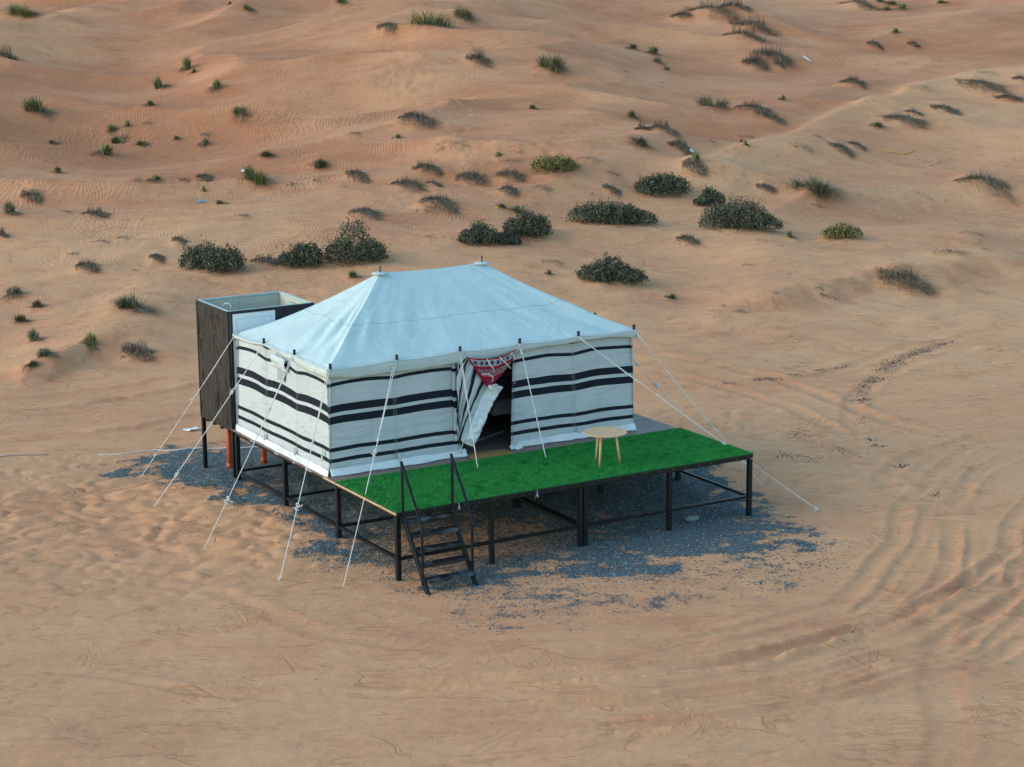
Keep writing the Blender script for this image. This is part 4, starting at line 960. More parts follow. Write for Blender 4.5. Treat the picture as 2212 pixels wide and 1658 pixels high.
# door mat
M_COIR = NT('coir', .95, .1); M_COIR.color(M_COIR.mix(M_COIR.noise(70, 3, .7), (.24, .13, .045), (.42, .25, .10))).bump(M_COIR.noise(160, 2), .006); M_COIR = M_COIR.m
mm = MB(); c = [(2.80, 2.76), (3.575, 2.66), (3.60, 2.275), (2.76, 2.285)]
mm.add([(x, y, H+.003) for x, y in c]+[(x, y, H+.019) for x, y in c], ((3,2,1,0),(4,5,6,7),(0,1,5,4),(1,2,6,5),(2,3,7,6),(3,0,4,7)))
tag(mm.build('door_mat', M_COIR, None, bevel=.003), 'tan coir door mat lying in front of the tent doorway', 'door mat')

# ---------------------------------------------------------------- steps
st = empty('steps', (.55, -.45, 0), 'black steel steps with handrails at the platform\'s near left corner', 'steps')
sx0, sx1 = .10, .985
def spt(t, x): return Vector((x, -.045-.86*t, 1.07-1.09*t))
for x in (sx0, sx1):
    g0 = spt(0, x); g1 = spt(1.0, x); g1.z -= .06
    MB().bar(g0, g1, .045, .10, (0, 1, 0)).build('stringer', M_STEEL, st, bevel=.003)
M_TREAD = NT('worn_tread', .4, .5); M_TREAD.color(M_TREAD.mix(M_TREAD.rng(M_TREAD.noise(3.2, 3, .6), .50, .66), (.010, .013, .017), (.075, .11, .135))); M_TREAD = M_TREAD.m
for i, z in enumerate((1.03, .83, .62, .41, .20)):
    t = (1.07-z)/1.09; y = -.045-.86*t; d = .2 if i else .10
    MB().box(sx0+.026, sx1-.026, y-d*.55, y+d*.45, z-.045, z).build('tread', M_TREAD, st, bevel=.004)
for x in (sx0-.02, sx1+.02):
    MB().box(x-.02, x+.02, -.085, -.045, .98, 1.99).build('handrail_post', M_STEEL, st, bevel=.003)
    MB().box(x-.018, x+.018, -.735, -.70, .10, 1.02).build('handrail_post', M_STEEL, st, bevel=.003)
    MB().bar((x, -.035, 2.02), (x, -.80, .985), .042, .032, (0, 1, 0)).build('handrail', M_STEEL, st, bevel=.003)
wm = MB()
for t0, t1 in ((.30, .42), (.52, .64), (.70, .86), (.02, .15)):
    a, b = spt(t0, 0), spt(t1, 0); off = Vector((0, .075, -.03))
    for k in range(24):
        x = sx0+.04+(sx1-sx0-.08)*k/23; wm.bar(Vector((x, a.y, a.z))+off, Vector((x, b.y, b.z))+off, .0032)
    for k in range(5):
        q = a+(b-a)*(k/4); wm.bar(Vector((sx0+.03, q.y, q.z))+off, Vector((sx1-.03, q.y, q.z))+off, .0032)
o = wm.build('wire_mesh', plain('wire', (.06, .06, .06), .5), st); o['kind'] = 'stuff'

# ---------------------------------------------------------------- side table
tb = empty('side_table', (4.575, .8, H), 'round pale wood side table with splayed legs on the green turf', 'table')
zt = H+.60
lathe(MB(), (4.575, .80, zt-.022), [(.0, 0), (.36, 0), (.385, .006), (.39, .014), (.386, .022), (0, .022)], 56).build('table_top', M_WOOD, tb)
for a in (R_(215), R_(335), R_(95)):
    t0 = Vector((4.575+.19*math.cos(a), .80+.19*math.sin(a), zt-.023)); t1 = Vector((4.575+.27*math.cos(a), .80+.27*math.sin(a), H+.010))
    MB().tube([t1, t0], [.017, .023], 12).build('leg', M_WOOD, tb, smooth=True)
fr = MB(); lathe(fr, (4.575, .8, zt-.05), [(0, 0), (.21, 0), (.21, .026), (0, .026)], 24); fr.build('apron', M_WOOD, tb)

# ---------------------------------------------------------------- tent
TX0, TX1, TY0, TY1 = .12, 6.43, 2.70, 6.72; ZE = 3.09; ZP = 4.28
PKL = Vector((2.17, 4.71, ZP)); PKR = Vector((4.33, 4.71, ZP))
tent = empty('tent', (3.2, 4.7, H), 'white canvas tent with black horizontal stripes pitched on the platform', 'tent')
def wall(name, p0, p1, out, bays, seed, vbot=0.0, z0=H+.0, z1=3.045, taper=None, stretch=(0, 0), amp=.02, bow=.035, nu=None, edge0=None, edge1=None):
    p0 = Vector((*p0, 0)); p1 = Vector((*p1, 0)); o_ = Vector((*out, 0)); nu = nu or int(14*bays)+2; Ln = (p1-p0).length
    def pos(a, b):
        fb = (a*bays) % 1 if a < 1 else 0
        swell = math.sin(math.pi*fb)
        p = p0.lerp(p1, a); hz = z0+(z1-z0)*b
        w = float(gnoise(np.array([a*Ln/.8+seed]), np.array([b*1.1+seed*3.1+a*1.7]), seed)[0])
        w2 = float(gnoise(np.array([a*Ln/.25+b*2.3+seed]), np.array([b*3.2-a*5+seed]), seed+5)[0])
        d = amp*(swell*1.3*math.sin(math.pi*min(1, b*.9+.1))+.8*w*(1-abs(2*b-1)*.4)+.28*w2)
        if b < .1: d += (.1-b)*.15
        lean_ = .06*b
        e = 0
        if edge0 and a < .12: e = edge0(b)*(1-a/.12)
        if edge1 and a > .88: e = edge1(b)*(a-.88)/.12
        if taper: hz = z0+(hz-z0)*(1-taper*(1-a)**2)
        q = p+o_*(d-lean_)+(p1-p0).normalized()*e
        return (q.x, q.y, hz)
    def uv(a, b):
        fb = (a*bays) % 1 if a < 1 else 0
        h_ = b*(z1-z0)*((1-taper*(1-a)**2) if taper else 1); bw_ = bow*math.sin(math.pi*fb)*(.3+h_/2)
        return (a*bays+stretch[0], h_+vbot-bw_+.012*float(gnoise(np.array([a*Ln/.7]), np.array([h_*.7+seed]), seed+9)[0]))
    o = MB().grid(pos, nu, 34, uv).build(name, M_CANVAS, tent, smooth=True, thick=.004)
    return o
def skirt(p0, p1, out, seed, z0=H+.004, flare=.05, top=.125, drop=0.0):
    p0 = Vector((*p0, 0)); p1 = Vector((*p1, 0)); o_ = Vector((*out, 0)); Ln = (p1-p0).length
    def pos(a, b):
        n = float(gnoise(np.array([a*Ln/.35+seed]), np.array([seed*.7]), seed)[0]); n2 = float(gnoise(np.array([a*Ln/.12+seed]), np.array([b*2.0]), seed+3)[0])
        p = p0.lerp(p1, a)+o_*(.012+flare*(1-b)**1.3*(1+.7*n)+.008*n2); tz = top*(1+.12*n)
        return (p.x, p.y, z0-drop*(1-b)+(1-b)*.012*(n2+.6)*(drop == 0)+b*tz)
    MB().grid(pos, max(8, int(Ln*22)), 6).build('skirt', M_SKIRT, tent, smooth=True, thick=.003)
B_ = (TX1-TX0)/5
wall('front_wall', (TX0-.03, TY0-.02), (2.70, TY0-.01), (0, -1), 2, 2, stretch=(0, 0))
wall('front_wall', (3.80, TY0), (TX1+.02, TY0-.01), (0, -1), 2, 12, edge0=lambda b: -.05+.10*b, stretch=(0, 0))
wall('left_wall', (TX0-.04, TY1), (TX0-.04, TY0-.02), (-1, 0), 3, 21, bow=.05, taper=.055)
wall('right_wall', (TX1+.02, TY0-.01), (TX1+.02, TY1), (1, 0), 3, 31)
wall('back_wall', (5.60, TY1), (TX0-.04, TY1), (0, 1), 4, 41)
wall('back_wall', (TX1+.02, TY1), (5.61, TY1), (0, 1), 1, 43, z0=H+.10, vbot=.1)
skirt((TX0-.05, TY0-.04), (2.78, TY0-.03), (0, -1), 5, flare=.06)
skirt((3.74, TY0-.02), (TX1+.03, TY0-.02), (0, -1), 8)
skirt((TX0-.07, TY1), (TX0-.07, TY0-.05), (-1, 0), 6, flare=.03, drop=.05, top=.12)
skirt((TX1+.03, TY0), (TX1+.03, TY1), (1, 0), 7)
# the open left door leaf, its lower corner hauled up so the stripes run diagonally
low = [(0, 2.903, 1.311), (.12, 2.70, 1.414), (.22, 2.66, 1.46), (.29, 2.64, 1.49), (.42, 2.62, 1.53), (.49, 2.61, 1.56), (.9, 2.60, 1.68), (1.3, 2.60, 2.12), (1.62, 2.62, 2.70), (1.85, 2.64, 3.02)]
upp = [(0, 3.52, 2.36), (.12, 3.30, 2.43), (.22, 3.20, 2.47), (.29, 3.13, 2.53), (.42, 3.03, 2.66), (.49, 2.99, 2.74), (.9, 2.86, 2.93), (1.3, 2.82, 2.96), (1.62, 2.80, 2.99), (1.85, 2.78, 3.03)]
def lerp_tab(T, v):
    for (a, *p), (b, *q) in zip(T, T[1:]):
        if v <= b:
            t = (v-a)/(b-a); return [p[k]+(q[k]-p[k])*t for k in range(2)]
    return T[-1][1:]
def flap_pos(v0, v1):
    def pos(a, b):
        v = v0+(v1-v0)*b; l = lerp_tab(low, v); u_ = lerp_tab(upp, v)
        x = l[0]+(u_[0]-l[0])*a; z = l[1]+(u_[1]-l[1])*a
        bend = math.sin(math.pi*a)*(.06+.05*min(v, 1)); x -= bend*.55; z += bend*.35*(v < 1.2)
        fold = .030*math.sin(v*16+a*3)+.022*math.sin(v*7-a*4)+.05*float(gnoise(np.array([a*2.2]), np.array([v*4.0]), 77)[0])
        fold += .02*float(gnoise(np.array([a*6.0+v*3]), np.array([v*9.0]), 79)[0]); fold += (.034*float(gnoise(np.array([a*14]), np.array([v*22.0]), 78)[0]) if v1 < .2 else 0)
        y = 2.655-.05*math.sin(math.pi*min(1, a*.8+.15))-fold-(.05*(1-v/.3) if v < .3 else 0)
        return (x, y, z)
    return pos
leaf = MB().grid(flap_pos(.118, 1.85), 22, 60, lambda a, b: (.5-.3*a, .118+1.732*b)).build('door_leaf', M_CANVAS, tent, smooth=True, thick=.004)
tag(leaf, 'left door leaf pulled aside with its stripes running diagonally')
hem = MB().grid(flap_pos(-.0, .125), 40, 8).build('leaf_skirt', M_SKIRT, leaf, smooth=True, thick=.003)
MB().tube([(2.70, 2.60, 1.42), (2.66, 2.60, 1.32), (2.63, 2.60, 1.24)], .008, 6).build('tie_cord', M_ROPE, leaf)
# narrow overlap strip beside the door
def strip(x, w, z0, z1, seed, nm='seam_flap'):
    def pos(a, b):
        n = float(gnoise(np.array([b*4+seed]), np.array([seed*1.0]), seed)[0])
        return (x+w*a+.02*n, TY0-.035-.012*math.sin(a*3.1)-.06*(0)+.055*b, z0+(z1-z0)*b)
    return MB().grid(pos, 4, 26, lambda a, b: (.5, (z0-H)+(z1-z0)*b)).build(nm, M_CANVAS, tent, smooth=True, thick=.003)
strip(2.555, .085, 1.45, 2.98, 4); strip(2.60, .06, 1.19, 1.42, 5)
# roof
def perim():
    pts = []
    for a in np.linspace(0, 1, 91)[:-1]: pts.append(('f', a))
    for a in np.linspace(0, 1, 61)[:-1]: pts.append(('r', a))
    for a in np.linspace(0, 1, 91)[:-1]: pts.append(('b', a))
    for a in np.linspace(0, 1, 61)[:-1]: pts.append(('l', a))
    return pts
RX0, RX1, RY0, RY1 = TX0-.06, TX1+.05, TY0-.07, TY1+.06
def edge_pt(s, a, sagon=True):
    n = 5 if s in 'fb' else 3; sag = -.035*abs(math.sin(math.pi*a*n))**1.2
    lift = {'f': .0, 'r': .0, 'b': 0, 'l': -.10*a*a*(1 if s == 'l' else 0)}[s]
    if s == 'f': p, q = (RX0+(RX1-RX0)*a, RY0), PKL.lerp(PKR, a)
    if s == 'r': p, q = (RX1, RY0+(RY1-RY0)*a), PKR.copy()
    if s == 'b': p, q = (RX1+(RX0-RX1)*a, RY1), PKR.lerp(PKL, a)
    if s == 'l': p, q = (RX0, RY1+(RY0-RY1)*a), PKL.copy()
    z = ZE
    if s == 'l': z -= .09*(1-a)**2
    if s == 'b': z -= .09*a**6
    if s == 'f': z -= .035*(1-a)**3
    if s == 'l': z -= .035*a**3
    inw = .03*abs(math.sin(math.pi*a*n))
    c = Vector((3.25, 4.7, 0)); p = Vector((*p, 0))
    if s == 'f': p.y += inw
    if s == 'b': p.y -= inw
    if s == 'l': p.x += inw
    if s == 'r': p.x -= inw
    q = q.copy()
    if s in 'fb': q.z -= .035*math.sin(math.pi*a)
    return Vector((p.x, p.y, z+(sag if sagon else 0))), q
PER = perim(); NP = len(PER); NT_ = 56
vs, uvs, fs = [], [], []
for j in range(NT_+1):
    t = j/NT_
    for i in range(NP+1):
        s, a = PER[i % NP]; p, q = edge_pt(s, a); p0_ = edge_pt(s, a, False)[0]
        pr = {'f': 0, 'r': 5, 'b': 8, 'l': 13}[s]+a*(5 if s in 'fb' else 3)
        if i == NP: pr = 16
        tz = t**1.03-.055*math.sin(math.pi*t)
        P_ = p.lerp(q, t); P_.z = p0_.z+(q.z-p0_.z)*tz+(p.z-p0_.z)*(1-t)**7
        env = math.sin(math.pi*min(1, t*1.02))**.8
        cyc = pr % 16; dl = min(abs(cyc-0), abs(cyc-16)); dr_ = abs(cyc-5); hip = math.exp(-(dl/1.5)**2)+.8*math.exp(-(dr_/1.3)**2)+.75*(s in 'lr')
        cyc = cyc if cyc < 9 else cyc-16; w = float(gnoise(np.array([cyc*1.9 if s != 'b' else cyc*1.9]), np.array([t*1.1+3]), 501)[0])*.9+.5*float(gnoise(np.array([cyc*5.1]), np.array([t*1.4]), 502)[0])
        big_ = float(gnoise(np.array([cyc*.9]), np.array([t*2.2]), 503)[0])
        fold2 = float(gnoise(np.array([cyc*3.3+t*.8]), np.array([t*1.9+9]), 505)[0]); P_.z += env*(.040*min(1.1, hip)*w+.014*big_)+.06*hip*fold2*math.sin(math.pi*min(1, t*1.25))**2*(t < .8)
        tug = math.exp(-t*9)*math.exp(-((min(cyc % 1, 1-cyc % 1))/.18)**2)*.0
        edgew = math.exp(-t*8)*.020*float(gnoise(np.array([cyc*4.0]), np.array([t*6]), 504)[0])
        P_.z += edgew
        vs.append(P_); uvs.append((pr, t))
for j in range(NT_):
    for i in range(NP): fs.append((j*(NP+1)+i, j*(NP+1)+i+1, (j+1)*(NP+1)+i+1, (j+1)*(NP+1)+i))
roof = MB().add(vs, fs, uvs).build('roof', M_ROOF, tent, smooth=True)
# valance hanging from the roof edge
vs, fs = [], []; NV = 7
for j in range(NV+1):
    b = j/NV
    for i in range(NP+1):
        s, a = PER[i % NP]; p, q = edge_pt(s, a); n = 5 if s in 'fb' else 3
        pr = ({'f': 0, 'r': 5, 'b': 8, 'l': 13}[s]+a*n) if i < NP else 16
        ph = a*n; fr_ = abs(math.sin(math.pi*ph))
        dep = .165+.012*float(gnoise(np.array([pr*.9]), np.array([1.0]), 511)[0])
        n_ = dep-.195
        if s == 'f': dep = n_+float(np.interp(RX0+(RX1-RX0)*a, [.06, .5, .9, 1.42, 2.1, 2.69, 3.4, 3.93, 4.5, 5.19, 5.8, 6.2, 6.46], [.17, .20, .22, .23, .21, .23, .20, .17, .105, .12, .085, .13, .20]))
        if s == 'l': dep = n_+float(np.interp(a, [0, .15, .33, .5, .66, .8, 1], [.09, .085, .055, .075, .145, .19, .17]))
        o2 = {'f': (0, -1), 'b': (0, 1), 'l': (-1, 0), 'r': (1, 0)}[s]
        w = .012*math.sin(math.pi*b)+b*(.010+.012*float(gnoise(np.array([pr*3.3]), np.array([b*1.3]), 512)[0]))-.02*b
        wz = .006*float(gnoise(np.array([pr*7.0]), np.array([b*2.0]), 513)[0])
        vs.append((p.x+o2[0]*w, p.y+o2[1]*w, p.z-dep*b+wz*math.sin(math.pi*b)))
for j in range(NV):
    for i in range(NP): fs.append(((j+1)*(NP+1)+i, (j+1)*(NP+1)+i+1, j*(NP+1)+i+1, j*(NP+1)+i))
MB().add(vs, fs).build('valance', M_VAL, tent, smooth=True, thick=.004)
# rolled hem along the roof edge
def edge_line(s, n=61):
    return [edge_pt(s, a)[0]+Vector((0, 0, .004)) for a in np.linspace(0, 1, n)]
for s in 'frbl': MB().tube(edge_line(s), .009, 6).build('edge_cord', M_VAL, tent, smooth=True)
# peaks: scalloped cap and pole tip
for pk in (PKL, PKR):
    vs = [(pk.x, pk.y, pk.z+.016)]; n = 36
    for rr, dz in ((.05, .012), (.095, -.004), (.135, -.016)):
        for k in range(n):
            a = 2*math.pi*k/n; sc = rr*(1+.10*math.cos(9*a)*(rr > .12)); vs.append((pk.x+sc*math.cos(a)*1.15, pk.y+sc*math.sin(a), pk.z+dz-.06*rr+(.01 if k % 4 == 0 else 0)))
    fs = [(0, 1+k, 1+(k+1) % n) for k in range(n)]
    for j in range(2):
        for k in range(n): fs.append((1+j*n+k, 1+(j+1)*n+k, 1+(j+1)*n+(k+1) % n, 1+j*n+(k+1) % n))
    MB().add(vs, fs).build('peak_cap', M_VAL, tent, smooth=True, thick=.006)
    MB().tube([(pk.x, pk.y, H+.01), (pk.x, pk.y, ZP+.02)], .03, 10).build('centre_pole', M_DARK, tent, smooth=True)
    MB().tube([(pk.x, pk.y, ZP+.02), (pk.x, pk.y, ZP+.125)], .013, 8).build('pole_tip', M_DARK, tent)
fpx = [.13, 1.42, 2.69, 3.93, 5.19, 6.42]
TIPS = {}
for i, x in enumerate(fpx):
    z = edge_pt('f', (x-RX0)/(RX1-RX0))[0].z; TIPS['f%d' % i] = Vector((x, TY0-.05, z))
for i, y in enumerate((4.04, 5.38, 6.72)): TIPS['l%d' % i] = Vector((TX0-.03, y, edge_pt('l', (RY1-y)/(RY1-RY0))[0].z))
for i, y in enumerate((4.04, 5.38, 6.72)): TIPS['r%d' % i] = Vector((TX1+.02, y, ZE))
for k, p in TIPS.items():
    if k == 'l2': continue
    MB().box(p.x-.019, p.x+.019, p.y-.019, p.y+.019, p.z-.02, p.z+.105).build('pole_tip', M_DARK, tent)
    off = Vector((0, .15, 0)) if k[0] == 'f' else Vector((.15 if k[0] == 'l' else -.15, 0, 0))
    if k != 'f0': MB().tube([(p.x+off.x, p.y+off.y, H+.01), (p.x+off.x, p.y+off.y, p.z-.03)], .018, 8).build('side_pole', M_DARK, tent)
# rolled-up window cover and mesh window in the left wall
M_NET = plain('window_net', (.30, .33, .38), .8, .2, 60)
def wp(y, z, o=.03): return (TX0-.05-o+.05*(z-H)/2, y, z)
def wf(a, b):
    n = float(gnoise(np.array([a*5.0]), np.array([b*4.0]), 601)[0]); y = 4.98-.60*a-.04*b; z = 2.95-.23*b-.02*a
    return wp(y, z, .045+.04*math.sin(math.pi*min(1, b*1.2))+.02*n)
MB().grid(wf, 18, 10).build('window_cover', M_VAL, tent, smooth=True, thick=.005)
MB().add([wp(4.78, 2.72, .034), wp(4.46, 2.74, .034), wp(4.50, 2.50, .034), wp(4.78, 2.50, .034)], [(3, 2, 1, 0)], [(0,0)]*4).build('window', M_NET, tent)
# eyelets beside the right door edge and small tie tabs at the seams
M_EYE = plain('brass_eyelet', (.32, .34, .34), .35, .1)
for z in (1.47, 1.80, 2.08, 2.38, 2.86):
    p = Vector((3.83-.03+.05*(z-H)/2, TY0-.026-.0, z)); e = MB(); n = 10
    e.tube([p+Vector((.016*math.cos(2*math.pi*k/n), -.004, .016*math.sin(2*math.pi*k/n))) for k in range(n+1)], .0045, 5, False); e.build('eyelet', M_EYE, tent)
def tab(x, y, z, out, w=.07, h=.13, nm='tie_tab'):
    o_ = Vector(out); s_ = Vector((-o_.y, o_.x, 0))
    def pos(a, b):
        n = float(gnoise(np.array([a*3+x*5]), np.array([b*4.0+y]), 611)[0]); p = Vector((x, y, z))+s_*(w*(a-.5))+o_*(.03+.02*n+.02*math.sin(a*3.1)); p.z += h*b; return tuple(p)
    MB().grid(pos, 5, 6).build(nm, M_VAL, tent, smooth=True, thick=.004)
tab(1.42, TY0-.05, H+.13, (0, -1, 0)); tab(5.19, TY0-.04, H+.12, (0, -1, 0)); tab(2.66, TY0-.04, H+.07, (0, -1, 0), .06, .1); tab(3.80, TY0-.04, H+.06, (0, -1, 0), .08, .14)
tab(TX0-.06, 4.04, H+.10, (-1, 0, 0)); tab(TX0-.06, 5.38, H+.10, (-1, 0, 0)); tab(TX0-.06, 2.86, H+.25, (-1, 0, 0), .05, .22)
# loose foot of the skirt at the right door edge
def foot(a, b): return (3.68+.22*a, 2.63-.10*(1-b)+.03*math.sin(a*5), H+.015+.10*b*(.4+.6*a)+.015*math.sin(a*9))
MB().grid(foot, 8, 4).build('skirt', M_SKIRT, tent, smooth=True, thick=.003)

# patterned door hanging
M_SADU = NT('woven_band_cloth', .9, .1)
su = M_SADU.n('ShaderNodeSeparateXYZ'); M_SADU.put(su.inputs[0], M_SADU.tc.outputs['UV']); U_, V_ = su.outputs['X'], su.outputs['Y']
m = M_SADU
REDC, CREAM, NAVY = (.42, .012, .028), (.50, .56, .66), (.02, .025, .07)
def between(v, a, b): return m.math('MULTIPLY', m.math('GREATER_THAN', v, a), m.math('LESS_THAN', v, b))
def tri(x, f): return m.math('MULTIPLY', m.math('ABSOLUTE', m.math('SUBTRACT', m.math('FRACT', m.math('MULTIPLY', x, f)), .5)), 2)
dia = m.math('LESS_THAN', m.math('ADD', m.math('MULTIPLY', tri(U_, 9), 1), m.math('MULTIPLY', m.math('ABSOLUTE', m.math('SUBTRACT', V_, .085)), 14)), .62)
dia2 = m.math('LESS_THAN', m.math('ABSOLUTE', m.math('SUBTRACT', m.math('ADD', tri(U_, 18), m.math('MULTIPLY', m.math('ABSOLUTE', m.math('SUBTRACT', V_, .085)), 16)), .8)), .14)
band1 = m.mix(m.math('MAXIMUM', dia, dia2), CREAM, NAVY)
zz = m.math('LESS_THAN', m.math('ABSOLUTE', m.math('SUBTRACT', tri(U_, 22), m.math('FRACT', m.math('MULTIPLY', V_, 22)))), .3)
zz2 = m.math('LESS_THAN', m.math('ABSOLUTE', m.math('SUBTRACT', tri(U_, 13), m.math('FRACT', m.math('MULTIPLY', V_, 11)))), .22)
band2 = m.mix(zz2, m.mix(zz, (.50, .42, .50), (.04, .05, .16)), (.42, .05, .03))
c = m.mix(between(V_, .035, .135), REDC, band1)
c = m.mix(between(V_, .20, .32), c, band2)
for a, b, col in ((.026, .034, (.6, .5, .55)), (.138, .146, (.6, .5, .55)), (.19, .198, (.03, .03, .1)), (.322, .33, (.6, .5, .55)), (.40, .412, (.05, .09, .35)), (.424, .432, (.02, .02, .04)), (.446, .458, (.05, .09, .35)), (.47, .478, (.02, .02, .03))):
    c = m.mix(between(V_, a, b), c, col)
edge_ = m.math('LESS_THAN', m.math('SUBTRACT', U_, m.math('MULTIPLY', V_, .80)), .035)
c = m.mix(edge_, c, REDC)
m.color(m.mix(m.noise(90, 2), c, m.mix(.5, c, (.02, .01, .02)))).bump(m.noise(60, 3), .004); M_SADU = m.m
hang = empty('door_cloth', (3.2, 2.6, 2.9), 'red cloth with woven patterned bands pinned up across the doorway', 'cloth')
topL = [(2.78, 2.985), (2.953, 2.945), (3.185, 2.925), (3.419, 2.922), (3.621, 2.965), (3.81, 3.03)]
def top_at(a):
    k = a*(len(topL)-1); i = min(int(k), len(topL)-2); t = k-i; return (topL[i][0]*(1-t)+topL[i+1][0]*t, topL[i][1]*(1-t)+topL[i+1][1]*t)
apex = (3.215, 2.40)
def clo(a, b):
    x, z = top_at(a); bb = b; wl = .045 if a < .5 else .07
    ax = apex[0]+(a-.35)*wl*1.6; X_ = x+(ax-x)*bb; Z_ = z+(apex[1]-z)*bb
    X_ += (.10*math.sin(math.pi*bb))*(a**2)*.8
    y = 2.565-.05*math.sin(math.pi*a)*(1-.4*b)+.012*math.sin(a*17+b*3)+.02*b
    return (X_, y, Z_)
def cuv(a, b):
    x, z = top_at(a); p = clo(a, b); return (p[0]-2.78, max(0, (z-p[2])*.98+.0))
MB().grid(clo, 40, 36, cuv).build('cloth_panel', M_SADU, hang, smooth=True, thick=.004)
for pts in ([(3.16, 2.50, 2.92), (3.19, 2.48, 2.84), (3.26, 2.48, 2.76), (3.30, 2.48, 2.68)], [(3.42, 2.50, 2.93), (3.48, 2.48, 2.86), (3.56, 2.47, 2.78), (3.63, 2.47, 2.70)],
            [(3.68, 2.53, 2.97), (3.72, 2.50, 2.92), (3.74, 2.50, 2.85), (3.70, 2.50, 2.81)], [(3.04, 2.50, 2.66), (3.15, 2.46, 2.66), (3.25, 2.46, 2.60), (3.24, 2.46, 2.50)],
            [(3.25, 2.50, 2.43), (3.32, 2.47, 2.45), (3.37, 2.47, 2.42), (3.35, 2.47, 2.37), (3.29, 2.48, 2.35)]):
    MB().tube(pts, .009, 6).build('tie_cord', M_ROPE, hang, smooth=True)
MB().tube([(3.20+.01*k, 2.53, 2.42-.01*k) for k in range(10)], [.02, .04, .035, .045, .04, .05, .04, .045, .03, .02], 8).build('white_corner', M_SKIRT, hang, smooth=True)

# things inside, seen through the doorway
bed = empty('bed', (5.0, 5.2, H), 'bed with grey-white bedding inside the dark tent, seen through the doorway', 'bed')
MB().box(4.46, 6.15, 4.45, 6.25, H+.01, H+.22).build('bed_base', M_DARK, bed)
M_SHEET = NT('bed_linen', .9, .1); M_SHEET.color(M_SHEET.mix(M_SHEET.noise(5, 4), (.40, .42, .46), (.55, .57, .60))).bump(M_SHEET.noise(8, 4, .6), .02); M_SHEET = M_SHEET.m
MB().box(4.46, 6.15, 4.45, 6.25, H+.225, H+.42).build('mattress', M_SHEET, bed, bevel=.05)
def dv(a, b):
    n = float(gnoise(np.array([a*4.0]), np.array([b*3.0]), 701)[0]); x = 4.36+1.5*a; y = 4.36+1.6*b
    d = min(a/.08, b/.08, 1); return (x, y, H+.44+.03*n-(1-d)*(.24+.06*n))
MB().grid(dv, 30, 30).build('duvet', M_SHEET, bed, smooth=True, thick=.02)
M_RUG = NT('speckled_rug', .95, .05); M_RUG.color(M_RUG.mix(M_RUG.rng(M_RUG.noise(22, 4, .7), .42, .6), (.10, .035, .025), (.36, .27, .20))); M_RUG = M_RUG.m
rug = empty('rug', (3.9, 3.95, H), 'speckled red-brown rug with pale fringe on the tent floor inside', 'rug')
MB().add([(3.50, 3.55, H+.004), (4.25, 3.92, H+.004), (4.10, 4.45, H+.004), (3.35, 4.1, H+.004), (3.50, 3.55, H+.014), (4.25, 3.92, H+.014), (4.10, 4.45, H+.014), (3.35, 4.1, H+.014)],
         ((3,2,1,0),(4,5,6,7),(0,1,5,4),(1,2,6,5),(2,3,7,6),(3,0,4,7))).build('rug_field', M_RUG, rug)
fr = MB()
for k in range(40):
    t = k/39; p = Vector((3.50+.75*t, 3.545+.37*t, H+.006)); fr.bar(p, p+Vector((.03, -.07, 0)), .012, .006)
o = fr.build('fringe', M_SHEET, rug); o['kind'] = 'stuff'
stl = empty('stool', (5.9, 6.45, H), 'small dark stool at the back of the tent, glimpsed through the doorway', 'stool')
MB().box(5.75, 6.05, 6.36, 6.60, H+.34, H+.37).build('seat', M_DARK, stl)
for x in (5.78, 5.99):
    for y in (6.38, 6.55): MB().box(x, x+.025, y, y+.025, H+.002, H+.34).build('leg', M_DARK, stl)

# ---------------------------------------------------------------- guy ropes
def D(px, py, z):
    d = f_+r2*((px-1106)/4400)-u2*((py-829)/4400); t = (z-CAM[2])/d.z; return Vector(CAM)+d*t
def rope(p0, p1, label, knots=(), double=.4, sag=.03, rad=.0075, peg=True):
    p0 = Vector(p0); p1 = Vector(p1); r = empty('guy_rope', p1, label, 'rope', 'guy ropes of the tent')
    N = 16; pts = []
    for i in range(N+1):
        t = i/N; p = p0.lerp(p1, t); p.z -= sag*math.sin(math.pi*t); pts.append(p)
    MB().tube(pts, rad, 7).build('rope_strand', M_ROPE, r, smooth=True)
    if double:
        side = (p1-p0).cross(Vector((0, 0, 1))).normalized(); q = []
        for i in range(9):
            t = i/8*double; p = p0.lerp(p1, t); p.z -= sag*math.sin(math.pi*t); q.append(p+side*(.030*(1-i/8)+.006)+Vector((0, 0, .012*math.sin(i))))
        MB().tube(q, rad*.8, 6).build('rope_strand', M_ROPE, r, smooth=True)
    # loop round the pole tip
    lp = [p0+Vector((.03*math.cos(a), .03*math.sin(a), .018*math.sin(a*2))) for a in np.linspace(0, 6.283, 11)]
    MB().tube(lp, rad*.9, 6, False).build('loop', M_ROPE, r, smooth=True)
    for kt, big in knots:
        c = p0.lerp(p1, kt); c.z -= sag*math.sin(math.pi*kt); kb = MB(); d = (p1-p0).normalized(); a1 = d.cross(Vector((0, 0, 1))).normalized(); a2 = d.cross(a1)
        for s_ in range(3 if big else 2):
            cc = c+d*(s_-1)*.03*big; rr = .022*max(big, .7)
            kb.tube([cc+a1*rr*math.cos(a)+a2*rr*math.sin(a)+d*.02*math.sin(a+s_*2) for a in np.linspace(0, 6.283, 10)], rad*(1.15 if big > .8 else .9), 6, False)
        for s_ in range(2 if big > .9 else 1):
            e = c+a1*random.uniform(-.10, .10)*big+a2*random.uniform(-.07, .03)*big+d*random.uniform(-.04, .09)
            kb.tube([c, (c+e)/2+a2*.02, e], [rad, rad, rad*1.3], 6)
        kb.build('knot', M_ROPE, r, smooth=True)
    return r
def G(px, py, dz=.0):
    q = D(px, py, .05)
    for _ in range(3): q = D(px, py, gz1(q.x, q.y)+dz)
    return q-Vector((0, 0, .02))
